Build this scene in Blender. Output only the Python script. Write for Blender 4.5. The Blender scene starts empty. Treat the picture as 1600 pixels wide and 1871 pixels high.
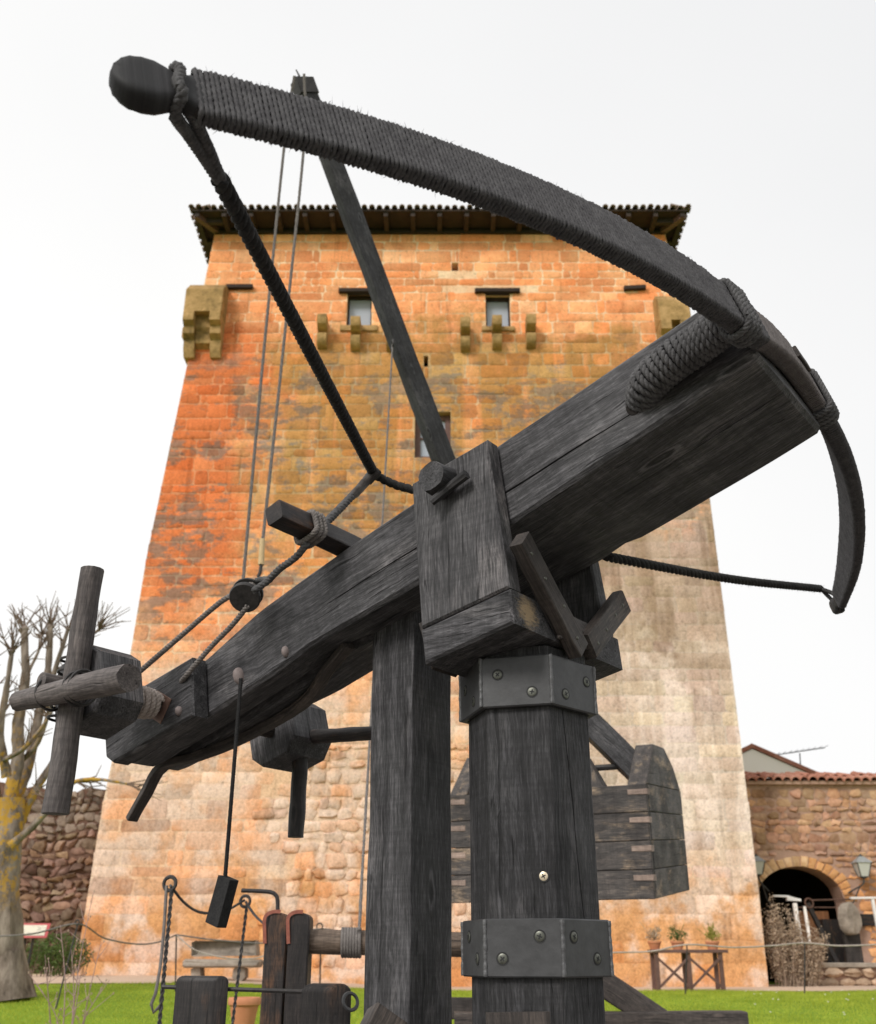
import bpy, bmesh, math, random
import numpy as np
from mathutils import Vector as V, Matrix, noise as mnoise

random.seed(11); np.random.seed(11)
scn = bpy.context.scene
COL = scn.collection
R = math.radians

# ---------------------------------------------------------------- camera
CAM_H, PITCH, FPX = 0.75, R(23.37), 1880.0      # focal length in pixels of a 1600 x 1871 frame
cam_d = bpy.data.cameras.new('camera'); cam = bpy.data.objects.new('camera', cam_d); COL.objects.link(cam)
cam.location = (0, 0, CAM_H); cam.rotation_euler = (R(90) + PITCH, 0, 0)
cam_d.sensor_fit = 'VERTICAL'; cam_d.sensor_height = 36; cam_d.sensor_width = 36
cam_d.lens = FPX / 1871 * 36
cam_d.clip_start = .02; cam_d.clip_end = 3000
cam_d.dof.use_dof = True; cam_d.dof.focus_distance = 2.35; cam_d.dof.aperture_fstop = 7.0
scn.camera = cam

# ---------------------------------------------------------------- world and sun (white overcast sky)
SUN_EL, SUN_AZ = R(36), R(217)                   # azimuth measured from +y, clockwise
world = bpy.data.worlds.new('World'); scn.world = world; world.use_nodes = True
wn = world.node_tree; wn.nodes.clear()
sky = wn.nodes.new('ShaderNodeTexSky'); sky.sky_type = 'NISHITA'; sky.sun_disc = False
sky.sun_elevation = SUN_EL; sky.sun_rotation = SUN_AZ; sky.dust_density = 4; sky.air_density = .6
hs = wn.nodes.new('ShaderNodeHueSaturation'); hs.inputs['Saturation'].default_value = .12
bg1 = wn.nodes.new('ShaderNodeBackground'); bg1.inputs['Strength'].default_value = .008
tc = wn.nodes.new('ShaderNodeTexCoord')
cn = wn.nodes.new('ShaderNodeTexNoise'); cn.inputs['Scale'].default_value = 1.3; cn.inputs['Detail'].default_value = 4
cr = wn.nodes.new('ShaderNodeValToRGB')
cr.color_ramp.elements[0].position = .0; cr.color_ramp.elements[0].color = (.575, .578, .585, 1)
cr.color_ramp.elements[1].position = 1.; cr.color_ramp.elements[1].color = (.70, .697, .69, 1)
# the cloud sheet is brighter towards the hidden sun (left) and the horizon, greyer high on the right
dt = wn.nodes.new('ShaderNodeVectorMath'); dt.operation = 'DOT_PRODUCT'; dt.inputs[1].default_value = (-.8, 0, -.6)
mrw = wn.nodes.new('ShaderNodeMapRange'); mrw.inputs[1].default_value = -.85; mrw.inputs[2].default_value = .05
mw = wn.nodes.new('ShaderNodeMath'); mw.operation = 'MULTIPLY_ADD'; mw.inputs[1].default_value = 1.1; mw.inputs[2].default_value = -.55
aw = wn.nodes.new('ShaderNodeMath'); aw.operation = 'ADD'; aw.use_clamp = True
bg2 = wn.nodes.new('ShaderNodeBackground'); bg2.inputs['Strength'].default_value = 1.0
ad = wn.nodes.new('ShaderNodeAddShader'); wo = wn.nodes.new('ShaderNodeOutputWorld')
L = wn.links.new
L(sky.outputs[0], hs.inputs['Color']); L(hs.outputs[0], bg1.inputs['Color'])
L(tc.outputs['Generated'], cn.inputs['Vector']); L(tc.outputs['Generated'], dt.inputs[0]); L(dt.outputs['Value'], mrw.inputs[0]); L(cn.outputs[0], mw.inputs[0]); L(mw.outputs[0], aw.inputs[0]); L(mrw.outputs[0], aw.inputs[1]); L(aw.outputs[0], cr.inputs[0]); L(cr.outputs[0], bg2.inputs['Color'])
L(bg1.outputs[0], ad.inputs[0]); L(bg2.outputs[0], ad.inputs[1]); L(ad.outputs[0], wo.inputs[0])
sun_d = bpy.data.lights.new('sun', 'SUN'); sun_d.energy = 1.5; sun_d.angle = R(18); sun_d.color = (1, .965, .92)
sun = bpy.data.objects.new('sun', sun_d); COL.objects.link(sun)
sdir = V((math.sin(SUN_AZ) * math.cos(SUN_EL), math.cos(SUN_AZ) * math.cos(SUN_EL), math.sin(SUN_EL)))
sun.rotation_euler = (-sdir).to_track_quat('-Z', 'Y').to_euler()
scn.view_settings.view_transform = 'Standard'; scn.view_settings.look = 'None'
scn.view_settings.gamma = 1; scn.view_settings.exposure = 0.53
scn.view_settings.use_curve_mapping = False

# ---------------------------------------------------------------- measuring helpers
CT, ST = math.cos(PITCH), math.sin(PITCH)
CAM = V((0, 0, CAM_H))
def ray(px, py):
    a, b = (px - 800) / FPX, (935.5 - py) / FPX
    return V((a, CT - b * ST, ST + b * CT))
def at(px, py, Y):
    r = ray(px, py); return CAM + r * (Y / r.y)
def onplane(px, py, p, n):
    r = ray(px, py); return CAM + r * ((V(p) - CAM).dot(n) / r.dot(n))
# frame of the ballista's stock: ax along it (towards the bow), lat sideways (towards the viewer), up
P0 = V((.21536, 2.34390, 1.82756)); AX = V((.764035, -.580899, .280725)); LAT = V((-.605236, -.796046, 0)); UP = V((-.22347, .169905, .959788))
HD = V((.796046, -.605236, 0))
def B(u, v, w): return P0 + AX * u + LAT * v + UP * w
def onv(px, py, v): return onplane(px, py, P0 + LAT * v, LAT)
def HP(s, v, z): q = P0 + HD * s + LAT * v; return V((q.x, q.y, z))
def lerp(a, b, t): return a + (b - a) * t
def sstep(a, b, x):
    t = max(0, min(1, (x - a) / (b - a))); return t * t * (3 - 2 * t)
def ground_z(x, y):
    return sstep(12, 20, y) * (.15 + .22 * sstep(0.5, -6, x))

# ---------------------------------------------------------------- node materials
class NT:
    def __init__(s, name):
        s.m = bpy.data.materials.new(name); s.m.use_nodes = True; s.t = s.m.node_tree
        s.b = s.t.nodes['Principled BSDF']; s.out = s.t.nodes['Material Output']
    def n(s, typ, **k):
        o = s.t.nodes.new(typ)
        for a, b in k.items(): setattr(o, a, b)
        return o
    def set(s, sock, val):
        if hasattr(val, 'is_linked') or isinstance(val, bpy.types.NodeSocket): s.t.links.new(val, sock)
        elif isinstance(val, tuple) and len(val) == 3 and sock.type == 'RGBA': sock.default_value = (*val, 1)
        else: sock.default_value = val
    def attr(s, name, out='Vector'):
        return s.n('ShaderNodeAttribute', attribute_name=name).outputs[out]
    def pos(s): return s.n('ShaderNodeNewGeometry').outputs['Position']
    def sep(s, v):
        o = s.n('ShaderNodeSeparateXYZ'); s.set(o.inputs[0], v); return o.outputs
    def comb(s, x, y, z):
        o = s.n('ShaderNodeCombineXYZ')
        for i, q in enumerate((x, y, z)): s.set(o.inputs[i], q)
        return o.outputs[0]
    def mapping(s, v, sc=(1, 1, 1), loc=(0, 0, 0)):
        o = s.n('ShaderNodeMapping'); s.set(o.inputs['Vector'], v); o.inputs['Scale'].default_value = sc; o.inputs['Location'].default_value = loc
        return o.outputs[0]
    def noise(s, v, scale=5, detail=4, rough=.55, dist=0, color=False):
        o = s.n('ShaderNodeTexNoise'); s.set(o.inputs['Vector'], v)
        o.inputs['Scale'].default_value = scale; o.inputs['Detail'].default_value = detail
        o.inputs['Roughness'].default_value = rough; o.inputs['Distortion'].default_value = dist
        return o.outputs['Color' if color else 0]
    def voro(s, v, scale=5, feature='F1', out='Distance'):
        o = s.n('ShaderNodeTexVoronoi', feature=feature); s.set(o.inputs['Vector'], v); o.inputs['Scale'].default_value = scale
        return o.outputs[out]
    def math(s, op, a, b=0.0, clamp=False):
        o = s.n('ShaderNodeMath', operation=op, use_clamp=clamp); s.set(o.inputs[0], a); s.set(o.inputs[1], b); return o.outputs[0]
    def rng(s, v, a, b, c=0., d=1., smooth=True):
        o = s.n('ShaderNodeMapRange', interpolation_type='SMOOTHSTEP' if smooth else 'LINEAR')
        s.set(o.inputs[0], v)
        for i, q in enumerate((a, b, c, d)): o.inputs[i + 1].default_value = q
        return o.outputs[0]
    def mix(s, f, a, b, mode='MIX'):
        o = s.n('ShaderNodeMix', data_type='RGBA', blend_type=mode); s.set(o.inputs[0], f); s.set(o.inputs[6], a); s.set(o.inputs[7], b)
        return o.outputs[2]
    def ramp(s, f, *stops):
        o = s.n('ShaderNodeValToRGB'); s.set(o.inputs[0], f); e = o.color_ramp.elements
        while len(e) < len(stops): e.new(.5)
        for q, (p, c) in zip(e, stops): q.position = p; q.color = (*c, 1)
        return o.outputs[0]
    def vadd(s, a, b):
        o = s.n('ShaderNodeVectorMath', operation='ADD'); s.set(o.inputs[0], a); s.set(o.inputs[1], b); return o.outputs[0]
    def vscale(s, a, k):
        o = s.n('ShaderNodeVectorMath', operation='SCALE'); s.set(o.inputs[0], a); o.inputs['Scale'].default_value = k; return o.outputs[0]
    def bump(s, h, strength=.5, dist=.01):
        o = s.n('ShaderNodeBump'); s.set(o.inputs['Height'], h); o.inputs['Strength'].default_value = strength; o.inputs['Distance'].default_value = dist
        s.t.links.new(o.outputs[0], s.b.inputs['Normal'])
    def done(s, col=None, rough=None, metal=None, spec=None):
        if col is not None: s.set(s.b.inputs['Base Color'], col)
        if rough is not None: s.set(s.b.inputs['Roughness'], rough)
        if metal is not None: s.set(s.b.inputs['Metallic'], metal)
        if spec is not None: s.set(s.b.inputs['Specular IOR Level'], spec)
        return s.m

def mat_wood(name, dark, mid, light, wear=None, wear_amt=.5, rough=.62, scale=1., bump=.5, spec=.35):
    n = NT(name); g = n.attr('gc')
    wob = n.vscale(n.noise(n.mapping(g, (2.2, 5, 5)), 1.6 * scale, 3, .5, color=True), .035)
    gw = n.vadd(g, wob)
    fine = n.noise(n.mapping(gw, (7, 90, 90)), 2.2 * scale, 7, .74)
    broad = n.noise(n.mapping(gw, (1.2, 16, 16)), 2. * scale, 4, .55)
    blot = n.noise(g, 4.5 * scale, 4, .6)
    f = n.math('ADD', n.math('MULTIPLY', fine, .7), n.math('MULTIPLY', broad, .3))
    kd = n.voro(n.mapping(gw, (2.2, 7.5, 7.5)), 1.)
    ring = n.math('SINE', n.math('MULTIPLY', kd, 70.))
    km = n.rng(kd, .20, .06)
    f = n.math('ADD', f, n.math('MULTIPLY', n.math('MULTIPLY', km, ring), .16))
    f = n.math('SUBTRACT', f, n.math('MULTIPLY', n.rng(kd, .07, .03), .14))
    saw = n.noise(n.mapping(g, (120, 6, 6)), 1., 2, .5)
    c = n.ramp(f, (.36, dark), (.50, mid), (.64, light))
    c = n.mix(n.rng(blot, .38, .62, 0, .55), c, n.mix(1., c, (.62, .62, .64), 'MULTIPLY'))
    if wear:
        wm = n.math('MULTIPLY', n.rng(n.noise(n.mapping(g, (1, 2.4, 2.4)), 3.3 * scale, 5, .6), .52, .72), n.rng(fine, .35, .62))
        c = n.mix(n.math('MULTIPLY', wm, wear_amt), c, wear)
    cracks = n.rng(n.noise(n.mapping(gw, (1.6, 70, 70)), 1.3 * scale, 2, .5), .29, .36, 0, 1)
    c = n.mix(cracks, n.mix(1., c, (.35, .35, .35), 'MULTIPLY'), c)
    n.bump(n.math('ADD', n.math('ADD', n.math('MULTIPLY', f, .6), n.math('MULTIPLY', saw, .12)), n.math('MULTIPLY', cracks, .5)), bump, .004)
    oi = n.n('ShaderNodeObjectInfo').outputs['Random']; ov = n.rng(oi, 0, 1, .78, 1.18, False)
    sv = n.math('MULTIPLY', ov, n.rng(saw, .35, .65, .90, 1.10))
    c = n.mix(1., c, n.comb(sv, n.math('MULTIPLY', sv, .985), sv), 'MULTIPLY')
    rg = n.rng(blot, .3, .7, rough - .08, rough + .14)
    return n.done(c, rg, spec=spec)

def mat_plain(name, c1, c2, scale=20, rough=.7, bump=.3, dist=.004, metal=0., coord='pos', spec=.4):
    n = NT(name); p = n.pos() if coord == 'pos' else n.attr('gc')
    a = n.noise(p, scale, 6, .6); b = n.noise(p, scale * .18, 3, .5)
    f = n.math('ADD', n.math('MULTIPLY', a, .6), n.math('MULTIPLY', b, .4))
    n.bump(a, bump, dist)
    return n.done(n.ramp(f, (.32, c1), (.68, c2)), rough, metal, spec)

M = {}
M['wood'] = mat_wood('charred_timber', (.014, .0138, .0142), (.050, .049, .0505), (.145, .142, .146), (.28, .265, .26), .45, scale=1.15, bump=1.)
M['wood_post'] = mat_wood('dark_shaded_timber', (.008, .008, .0083), (.028, .0275, .0285), (.080, .079, .082), (.19, .18, .175), .35, scale=1.1, bump=1.)  # darker timber copy; the hexagonal post's shade is put into its colour
M['wood_worn'] = mat_wood('worn_charred_timber', (.018, .0175, .018), (.060, .0585, .060), (.155, .15, .152), (.34, .31, .30), .6, scale=1.1, bump=1.)
M['wood_brown'] = mat_wood('dark_brown_timber', (.022, .019, .017), (.05, .042, .037), (.10, .082, .07), (.22, .17, .13), .45)
M['wood_tar'] = mat_wood('tarred_timber', (.010, .009, .009), (.026, .022, .021), (.055, .045, .04), (.26, .12, .05), .5, rough=.5)
M['wood_pole'] = mat_wood('weathered_pole', (.045, .038, .035), (.105, .092, .086), (.20, .175, .16), (.30, .25, .22), .5, bump=.8)
M['wood_drum'] = mat_wood('bare_log', (.07, .05, .035), (.15, .11, .08), (.26, .20, .15), None, 0, bump=.8)
M['wood_plank'] = mat_wood('box_planks', (.020, .018, .017), (.062, .055, .050), (.15, .125, .105), (.42, .31, .20), 1.)
M['wood_pale'] = mat_wood('pale_joint_wood', (.16, .115, .09), (.29, .215, .17), (.40, .31, .25))
M['wood_inner'] = mat_wood('orange_wood', (.12, .05, .02), (.25, .11, .045), (.36, .18, .08))
M['cord'] = mat_plain('bow_cord', (.04, .038, .041), (.115, .112, .115), 260, .85, .4, .002, spec=.2)
M['cord_skylit'] = mat_plain('bow_cord_skylit', (.09, .08, .078), (.2, .18, .175), 260, .85, .4, .002, spec=.2)  # paler cord: sky light on the bow's centre put into the colour
M['string'] = mat_plain('bowstring_twine', (.012, .012, .012), (.05, .048, .046), 220, .9, .8, .003, spec=.2)
M['rope'] = mat_plain('dark_rope', (.042, .041, .042), (.14, .137, .139), 200, .88, .5, .003, spec=.2)
M['rope_black'] = mat_plain('black_rope', (.010, .010, .011), (.035, .034, .034), 200, .85, .5, .003, spec=.25)
M['rope_grey'] = mat_plain('grey_rope', (.10, .09, .085), (.25, .225, .21), 200, .9, .5, .003, spec=.2)
M['rope_pale'] = mat_plain('pale_rope', (.30, .25, .22), (.52, .45, .41), 200, .9, .5, .003, spec=.2)
M['twine'] = mat_plain('pale_twine', (.45, .32, .16), (.65, .5, .3), 200, .9, .5, .003, spec=.2)
M['band'] = mat_plain('painted_iron_band', (.026, .026, .027), (.058, .058, .060), 34, .46, .3, .003, spec=.5)
M['weld'] = mat_plain('weld_bead', (.06, .06, .062), (.12, .12, .122), 120, .4, .6, .003, spec=.5)
M['screw'] = mat_plain('zinc_screw', (.07, .072, .06), (.15, .152, .13), 150, .38, .2, .001, .7)
M['screw_new'] = mat_plain('bright_screw', (.6, .5, .36), (.78, .68, .52), 150, .35, .2, .001, .6)
M['recess'] = mat_plain('screw_recess', (.012, .012, .012), (.03, .03, .03), 100, .7)
M['iron'] = mat_plain('black_iron', (.018, .017, .017), (.06, .055, .053), 90, .55, .5, .002, .3)
M['iron_rust'] = mat_plain('rusty_iron', (.05, .028, .02), (.16, .085, .06), 70, .75, .6, .003, .2)
M['copper'] = mat_plain('copper_plate', (.13, .075, .055), (.24, .15, .12), 90, .55, .3, .002, .4)
M['rivet'] = mat_plain('wooden_peg', (.15, .12, .113), (.25, .205, .195), 120, .7, .3, .002)
M['strap_red'] = mat_plain('red_iron_strap', (.20, .055, .035), (.36, .13, .085), 70, .6, .4, .002)

def obj(name, verts, faces, mat, parent=None, gc=None, tint=None, smooth=None, edges=()):
    me = bpy.data.meshes.new(name)
    me.from_pydata([tuple(v) for v in verts], edges, faces)
    if gc is not None:
        a = me.attributes.new('gc', 'FLOAT_VECTOR', 'POINT')
        a.data.foreach_set('vector', np.asarray(gc, dtype=np.float32).ravel())
    if tint is not None:
        a = me.attributes.new('tint', 'FLOAT_VECTOR', 'POINT')
        a.data.foreach_set('vector', np.asarray(tint, dtype=np.float32).ravel())
    if smooth is not None:
        me.polygons.foreach_set('use_smooth', [True] * len(me.polygons))
        if smooth < 180: me.set_sharp_from_angle(angle=R(smooth))
    me.materials.append(mat); me.update()
    o = bpy.data.objects.new(name, me); COL.objects.link(o)
    if parent is not None: o.parent = parent
    return o

BASE = {}
def thing(name, label, cat, loc, group=None):
    o = bpy.data.objects.new(name, None); COL.objects.link(o); o.location = loc; o.empty_display_size = .1
    o['label'] = label; o['category'] = cat
    if group: o['group'] = group
    BASE[o.name] = V(loc)
    return o
def tag(o, label, cat, group=None, kind=None):
    o['label'] = label
    if cat: o['category'] = cat
    if group: o['group'] = group
    if kind: o['kind'] = kind
    return o
def base_of(p): return BASE.get(p.name, V((0, 0, 0))) if p is not None else V((0, 0, 0))

def frames(pts):
    T = []
    for i in range(len(pts)):
        d = (pts[min(i + 1, len(pts) - 1)] - pts[max(i - 1, 0)]); T.append(d.normalized() if d.length > 1e-9 else V((0, 0, 1)))
    a = V((0, 0, 1)) if abs(T[0].z) < .9 else V((1, 0, 0))
    n = (a - T[0] * a.dot(T[0])).normalized(); out = []
    for t in T:
        n = (n - t * n.dot(t)).normalized(); out.append((t, n, t.cross(n)))
    return out
def smoothpath(pts, step):
    pts = [V(p) for p in pts]
    if len(pts) == 2:
        n = max(2, int((pts[1] - pts[0]).length / step)); return [pts[0].lerp(pts[1], i / n) for i in range(n + 1)]
    ext = [pts[0] * 2 - pts[1]] + pts + [pts[-1] * 2 - pts[-2]]; out = []
    for i in range(1, len(ext) - 2):
        p0, p1, p2, p3 = ext[i - 1:i + 3]; n = max(1, int((p2 - p1).length / step))
        for k in range(n):
            t = k / n
            out.append(.5 * ((2 * p1) + (p2 - p0) * t + (2 * p0 - 5 * p1 + 4 * p2 - p3) * t * t + (3 * p1 - p0 - 3 * p2 + p3) * t ** 3))
    out.append(pts[-1]); return out

class MB:
    """collects geometry (world coordinates) for ONE mesh object"""
    def __init__(s): s.v = []; s.f = []; s.g = []; s.t = []
    def add(s, vs, fs, gs=None, tint=(1, 1, 1)):
        o = len(s.v); s.v += [V(v) for v in vs]; s.f += [tuple(i + o for i in f) for f in fs]
        s.g += list(gs) if gs is not None else [tuple(v) for v in vs]
        s.t += [tint] * len(vs); return s
    def loft(s, rings, gx=None, caps=True, closed=True, off=None, gyz=None):
        n = len(rings[0]); vs = []; gs = []; off = off or (random.uniform(-9, 9), random.uniform(-9, 9), random.uniform(-9, 9))
        for i, r in enumerate(rings):
            for k, p in enumerate(r):
                vs.append(p)
                yz = gyz[i][k] if gyz else (0, 0)
                gs.append((off[0] + (gx[i] if gx else 0), off[1] + yz[0], off[2] + yz[1]))
        fs = []
        for i in range(len(rings) - 1):
            for k in range(n if closed else n - 1):
                a, b = i * n + k, i * n + (k + 1) % n
                fs.append((a, b, b + n, a + n))
        if caps: fs.append(tuple(range(n - 1, -1, -1))); fs.append(tuple((len(rings) - 1) * n + k for k in range(n)))
        return s.add(vs, fs, gs)
    def timber(s, p0, p1, w, h, up=(0, 0, 1), ch=.006, segs=8, jit=.0015, w1=None, h1=None, path=None, rnd=1):
        """squared timber: chamfered section lofted along p0-p1 (or a path); w across, h along up"""
        pts = [V(p0).lerp(V(p1), i / segs) for i in range(segs + 1)] if path is None else [V(p) for p in path]
        m = len(pts) - 1; w1 = w if w1 is None else w1; h1 = h if h1 is None else h1
        rings = []; gx = []; gyz = []; L0 = 0
        off = (random.uniform(-9, 9), random.uniform(-9, 9), random.uniform(-9, 9)); sd = V(off)
        for i, p in enumerate(pts):
            if i: L0 += (p - pts[i - 1]).length
            t = (pts[min(i + 1, m)] - pts[max(i - 1, 0)]).normalized()
            b = V(up); b = (b - t * b.dot(t)).normalized(); a = t.cross(b)
            W, H = lerp(w, w1, i / m) / 2, lerp(h, h1, i / m) / 2; c = min(ch, W * .8, H * .8)
            sec = []
            for sx, sy in ((1, 1), (-1, 1), (-1, -1), (1, -1)):
                c2 = c * random.uniform(.7, 1.3)
                q = [(sx * W, sy * (H - c2)), (sx * (W - c2 * .3), sy * (H - c2 * .3)), (sx * (W - c2), sy * H)]
                sec += q if sx * sy > 0 else q[::-1]
            r = []
            for x, y in sec:
                jx = mnoise.noise(sd + V((L0 * 6, x * 20, y * 20))) * jit * 2; jy = mnoise.noise(sd + V((L0 * 6 + 50, x * 20, y * 20))) * jit * 2
                r.append(p + a * (x + jx) + b * (y + jy))
            rings.append(r); gx.append(L0); gyz.append(sec)
        return s.loft(rings, gx, True, True, off, gyz)
    def tube(s, pts, r, sides=8, r1=None, caps=True, rough=0, step=None):
        pts = smoothpath(pts, step) if step else [V(p) for p in pts]
        m = len(pts) - 1; rings = []; gx = []; gyz = []; L0 = 0; off = (random.uniform(-9, 9), random.uniform(-9, 9), random.uniform(-9, 9))
        for i, (p, (t, n, b)) in enumerate(zip(pts, frames(pts))):
            if i: L0 += (p - pts[i - 1]).length
            rr = r(i / m) if callable(r) else lerp(r, r if r1 is None else r1, i / m)
            ring = []; yz = []
            for k in range(sides):
                a = 2 * math.pi * k / sides
                q = rr * (1 + (rough * mnoise.noise(V((off[0] + math.cos(a) * 1.5, math.sin(a) * 1.5, L0 / max(rr, .001) * .35))) if rough else 0))
                ring.append(p + (n * math.cos(a) + b * math.sin(a)) * q); yz.append((math.cos(a) * rr, math.sin(a) * rr))
            rings.append(ring); gx.append(L0); gyz.append(yz)
        return s.loft(rings, gx, caps, True, off, gyz)
    def rope(s, pts, r, strands=3, pitch=None, step=None, sides=6):
        pitch = pitch or r * 5.5; step = step or pitch / 9
        pts = smoothpath(pts, step); fr = frames(pts); L0 = 0; S = [0]
        for i in range(1, len(pts)): L0 += (pts[i] - pts[i - 1]).length; S.append(L0)
        for k in range(strands):
            c = [p + (n * math.cos(2 * math.pi * (S[i] / pitch + k / strands)) + b * math.sin(2 * math.pi * (S[i] / pitch + k / strands))) * (r * .48)
                 for i, (p, (t, n, b)) in enumerate(zip(pts, fr))]
            s.tube(c, r * .58, sides)
        return s
    def prism(s, poly, place, d0, d1, ch=.004, gscale=1, swap=False):
        """polygon (2D list) extruded from depth d0 to d1 with chamfered edges; place(x, d, y) -> point"""
        cx = sum(p[0] for p in poly) / len(poly); cy = sum(p[1] for p in poly) / len(poly)
        def ins(c):
            out = []
            n = len(poly)
            for i in range(n):
                p = V(poly[i]); a = (V(poly[i - 1]) - p).normalized(); b = (V(poly[(i + 1) % n]) - p).normalized()
                d = a + b
                sn = abs(a.x * b.y - a.y * b.x)
                if d.length < 1e-6 or sn < .05: out.append(p); continue
                q = d * (c / sn)
                if q.dot(V((cx, cy)) - p) < 0 and len(poly) <= 6: q = -q
                out.append(p + q)
            return out
        sg = 1 if d1 > d0 else -1
        secs = [(ins(ch), d0), (poly, d0 + sg * ch), (poly, d1 - sg * ch), (ins(ch), d1)]
        rings = [[place(p[0], d, p[1]) for p in q] for q, d in secs]
        gyz = [[((p[0], p[1])) for p in q] for q, d in secs]
        off = (random.uniform(-9, 9), random.uniform(-9, 9), random.uniform(-9, 9)); n = len(poly)
        vs = [p for r_ in rings for p in r_]
        gs = []
        for q, d in secs:
            for p in q: gs.append((off[0] + p[1], off[1] + p[0], off[2] + d) if not swap else (off[0] + p[0], off[1] + p[1], off[2] + d))
        fs = [(i * n + k, i * n + (k + 1) % n, (i + 1) * n + (k + 1) % n, (i + 1) * n + k) for i in range(3) for k in range(n)]
        fs += [tuple(range(n - 1, -1, -1)), tuple(3 * n + k for k in range(n))]
        return s.add(vs, fs, gs)
    def box(s, c, sx, sy, sz, rz=0, ch=0.0):
        m = Matrix.Rotation(rz, 3, 'Z'); c = V(c)
        return s.timber(c + m @ V((0, 0, -sz / 2)), c + m @ V((0, 0, sz / 2)), sx, sy, m @ V((0, 1, 0)), ch or .004, 1, 0)
    def sphere(s, c, rx, ry=None, rz=None, seg=10, rings=6, axes=None, rough=0):
        c = V(c); ry = ry or rx; rz = rz or rx; ax = axes or (V((1, 0, 0)), V((0, 1, 0)), V((0, 0, 1))); vs = []; sd = random.uniform(0, 99)
        for i in range(rings + 1):
            th = math.pi * i / rings
            for k in range(seg):
                ph = 2 * math.pi * k / seg
                d = V((math.sin(th) * math.cos(ph), math.sin(th) * math.sin(ph), math.cos(th))); q = 1 + (rough * mnoise.noise(d * 2 + V((sd, 0, 0))) if rough else 0)
                vs.append(c + ax[0] * (d.x * rx * q) + ax[1] * (d.y * ry * q) + ax[2] * (d.z * rz * q))
        fs = [(i * seg + k, i * seg + (k + 1) % seg, (i + 1) * seg + (k + 1) % seg, (i + 1) * seg + k) for i in range(rings) for k in range(seg)]
        return s.add(vs, fs)
    def torus(s, c, nrm, R_, r_, seg=20, sides=6):
        c = V(c); n = V(nrm).normalized(); a = n.orthogonal().normalized(); b = n.cross(a)
        rings = []
        for i in range(seg):
            t = 2 * math.pi * i / seg; d = a * math.cos(t) + b * math.sin(t)
            rings.append([c + d * (R_ + r_ * math.cos(2 * math.pi * k / sides)) + n * (r_ * math.sin(2 * math.pi * k / sides)) for k in range(sides)])
        vs = [p for r__ in rings for p in r__]
        fs = [(i * sides + k, i * sides + (k + 1) % sides, ((i + 1) % seg) * sides + (k + 1) % sides, ((i + 1) % seg) * sides + k) for i in range(seg) for k in range(sides)]
        return s.add(vs, fs)
    def lathe(s, c, prof, seg=20, axis=(0, 0, 1)):
        c = V(c); n = V(axis).normalized(); a = n.orthogonal().normalized(); b = n.cross(a)
        rings = [[c + n * z + (a * math.cos(2 * math.pi * k / seg) + b * math.sin(2 * math.pi * k / seg)) * r_ for k in range(seg)] for r_, z in prof]
        return s.loft(rings, [p[1] for p in prof])
    def build(s, name, mat, parent=None, smooth=20):
        b = base_of(parent)
        o = obj(name, [v - b for v in s.v], s.f, mat, parent, s.g, s.t, smooth)
        BASE[o.name] = b
        me = o.data; bm = bmesh.new(); bm.from_mesh(me); bmesh.ops.recalc_face_normals(bm, faces=bm.faces); bm.to_mesh(me); bm.free()
        if smooth is not None and smooth < 180: me.set_sharp_from_angle(angle=R(smooth))
        return o

def fuzz(mb, pts, nrm_r, count, ln=(.006, .014), wd=.0005):
    """loose fibres along a path of (centre, radius)"""
    for _ in range(count):
        p = random.choice(pts) if not callable(pts) else pts()
        if isinstance(p, tuple): p, d = p
        else: d = None
        if d is None:
            d = V((random.gauss(0, 1), random.gauss(0, 1), random.gauss(0, 1))).normalized(); p = p + d * nrm_r
        d = (d + V((random.gauss(0, .5), random.gauss(0, .5), random.gauss(0, .5)))).normalized()
        l = random.uniform(*ln); sd = d.orthogonal().normalized() * wd
        bend = V((random.gauss(0, .3), random.gauss(0, .3), random.gauss(0, .3))) * l
        mb.add([p - sd, p + sd, p + d * l * .5 + bend * .3 + sd * .7, p + d * l * .5 + bend * .3 - sd * .7, p + d * l + bend], [(0, 1, 2, 3), (3, 2, 4)])
# ================================================================ SETTING
def struct(o): o['kind'] = 'structure'; return o

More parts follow.
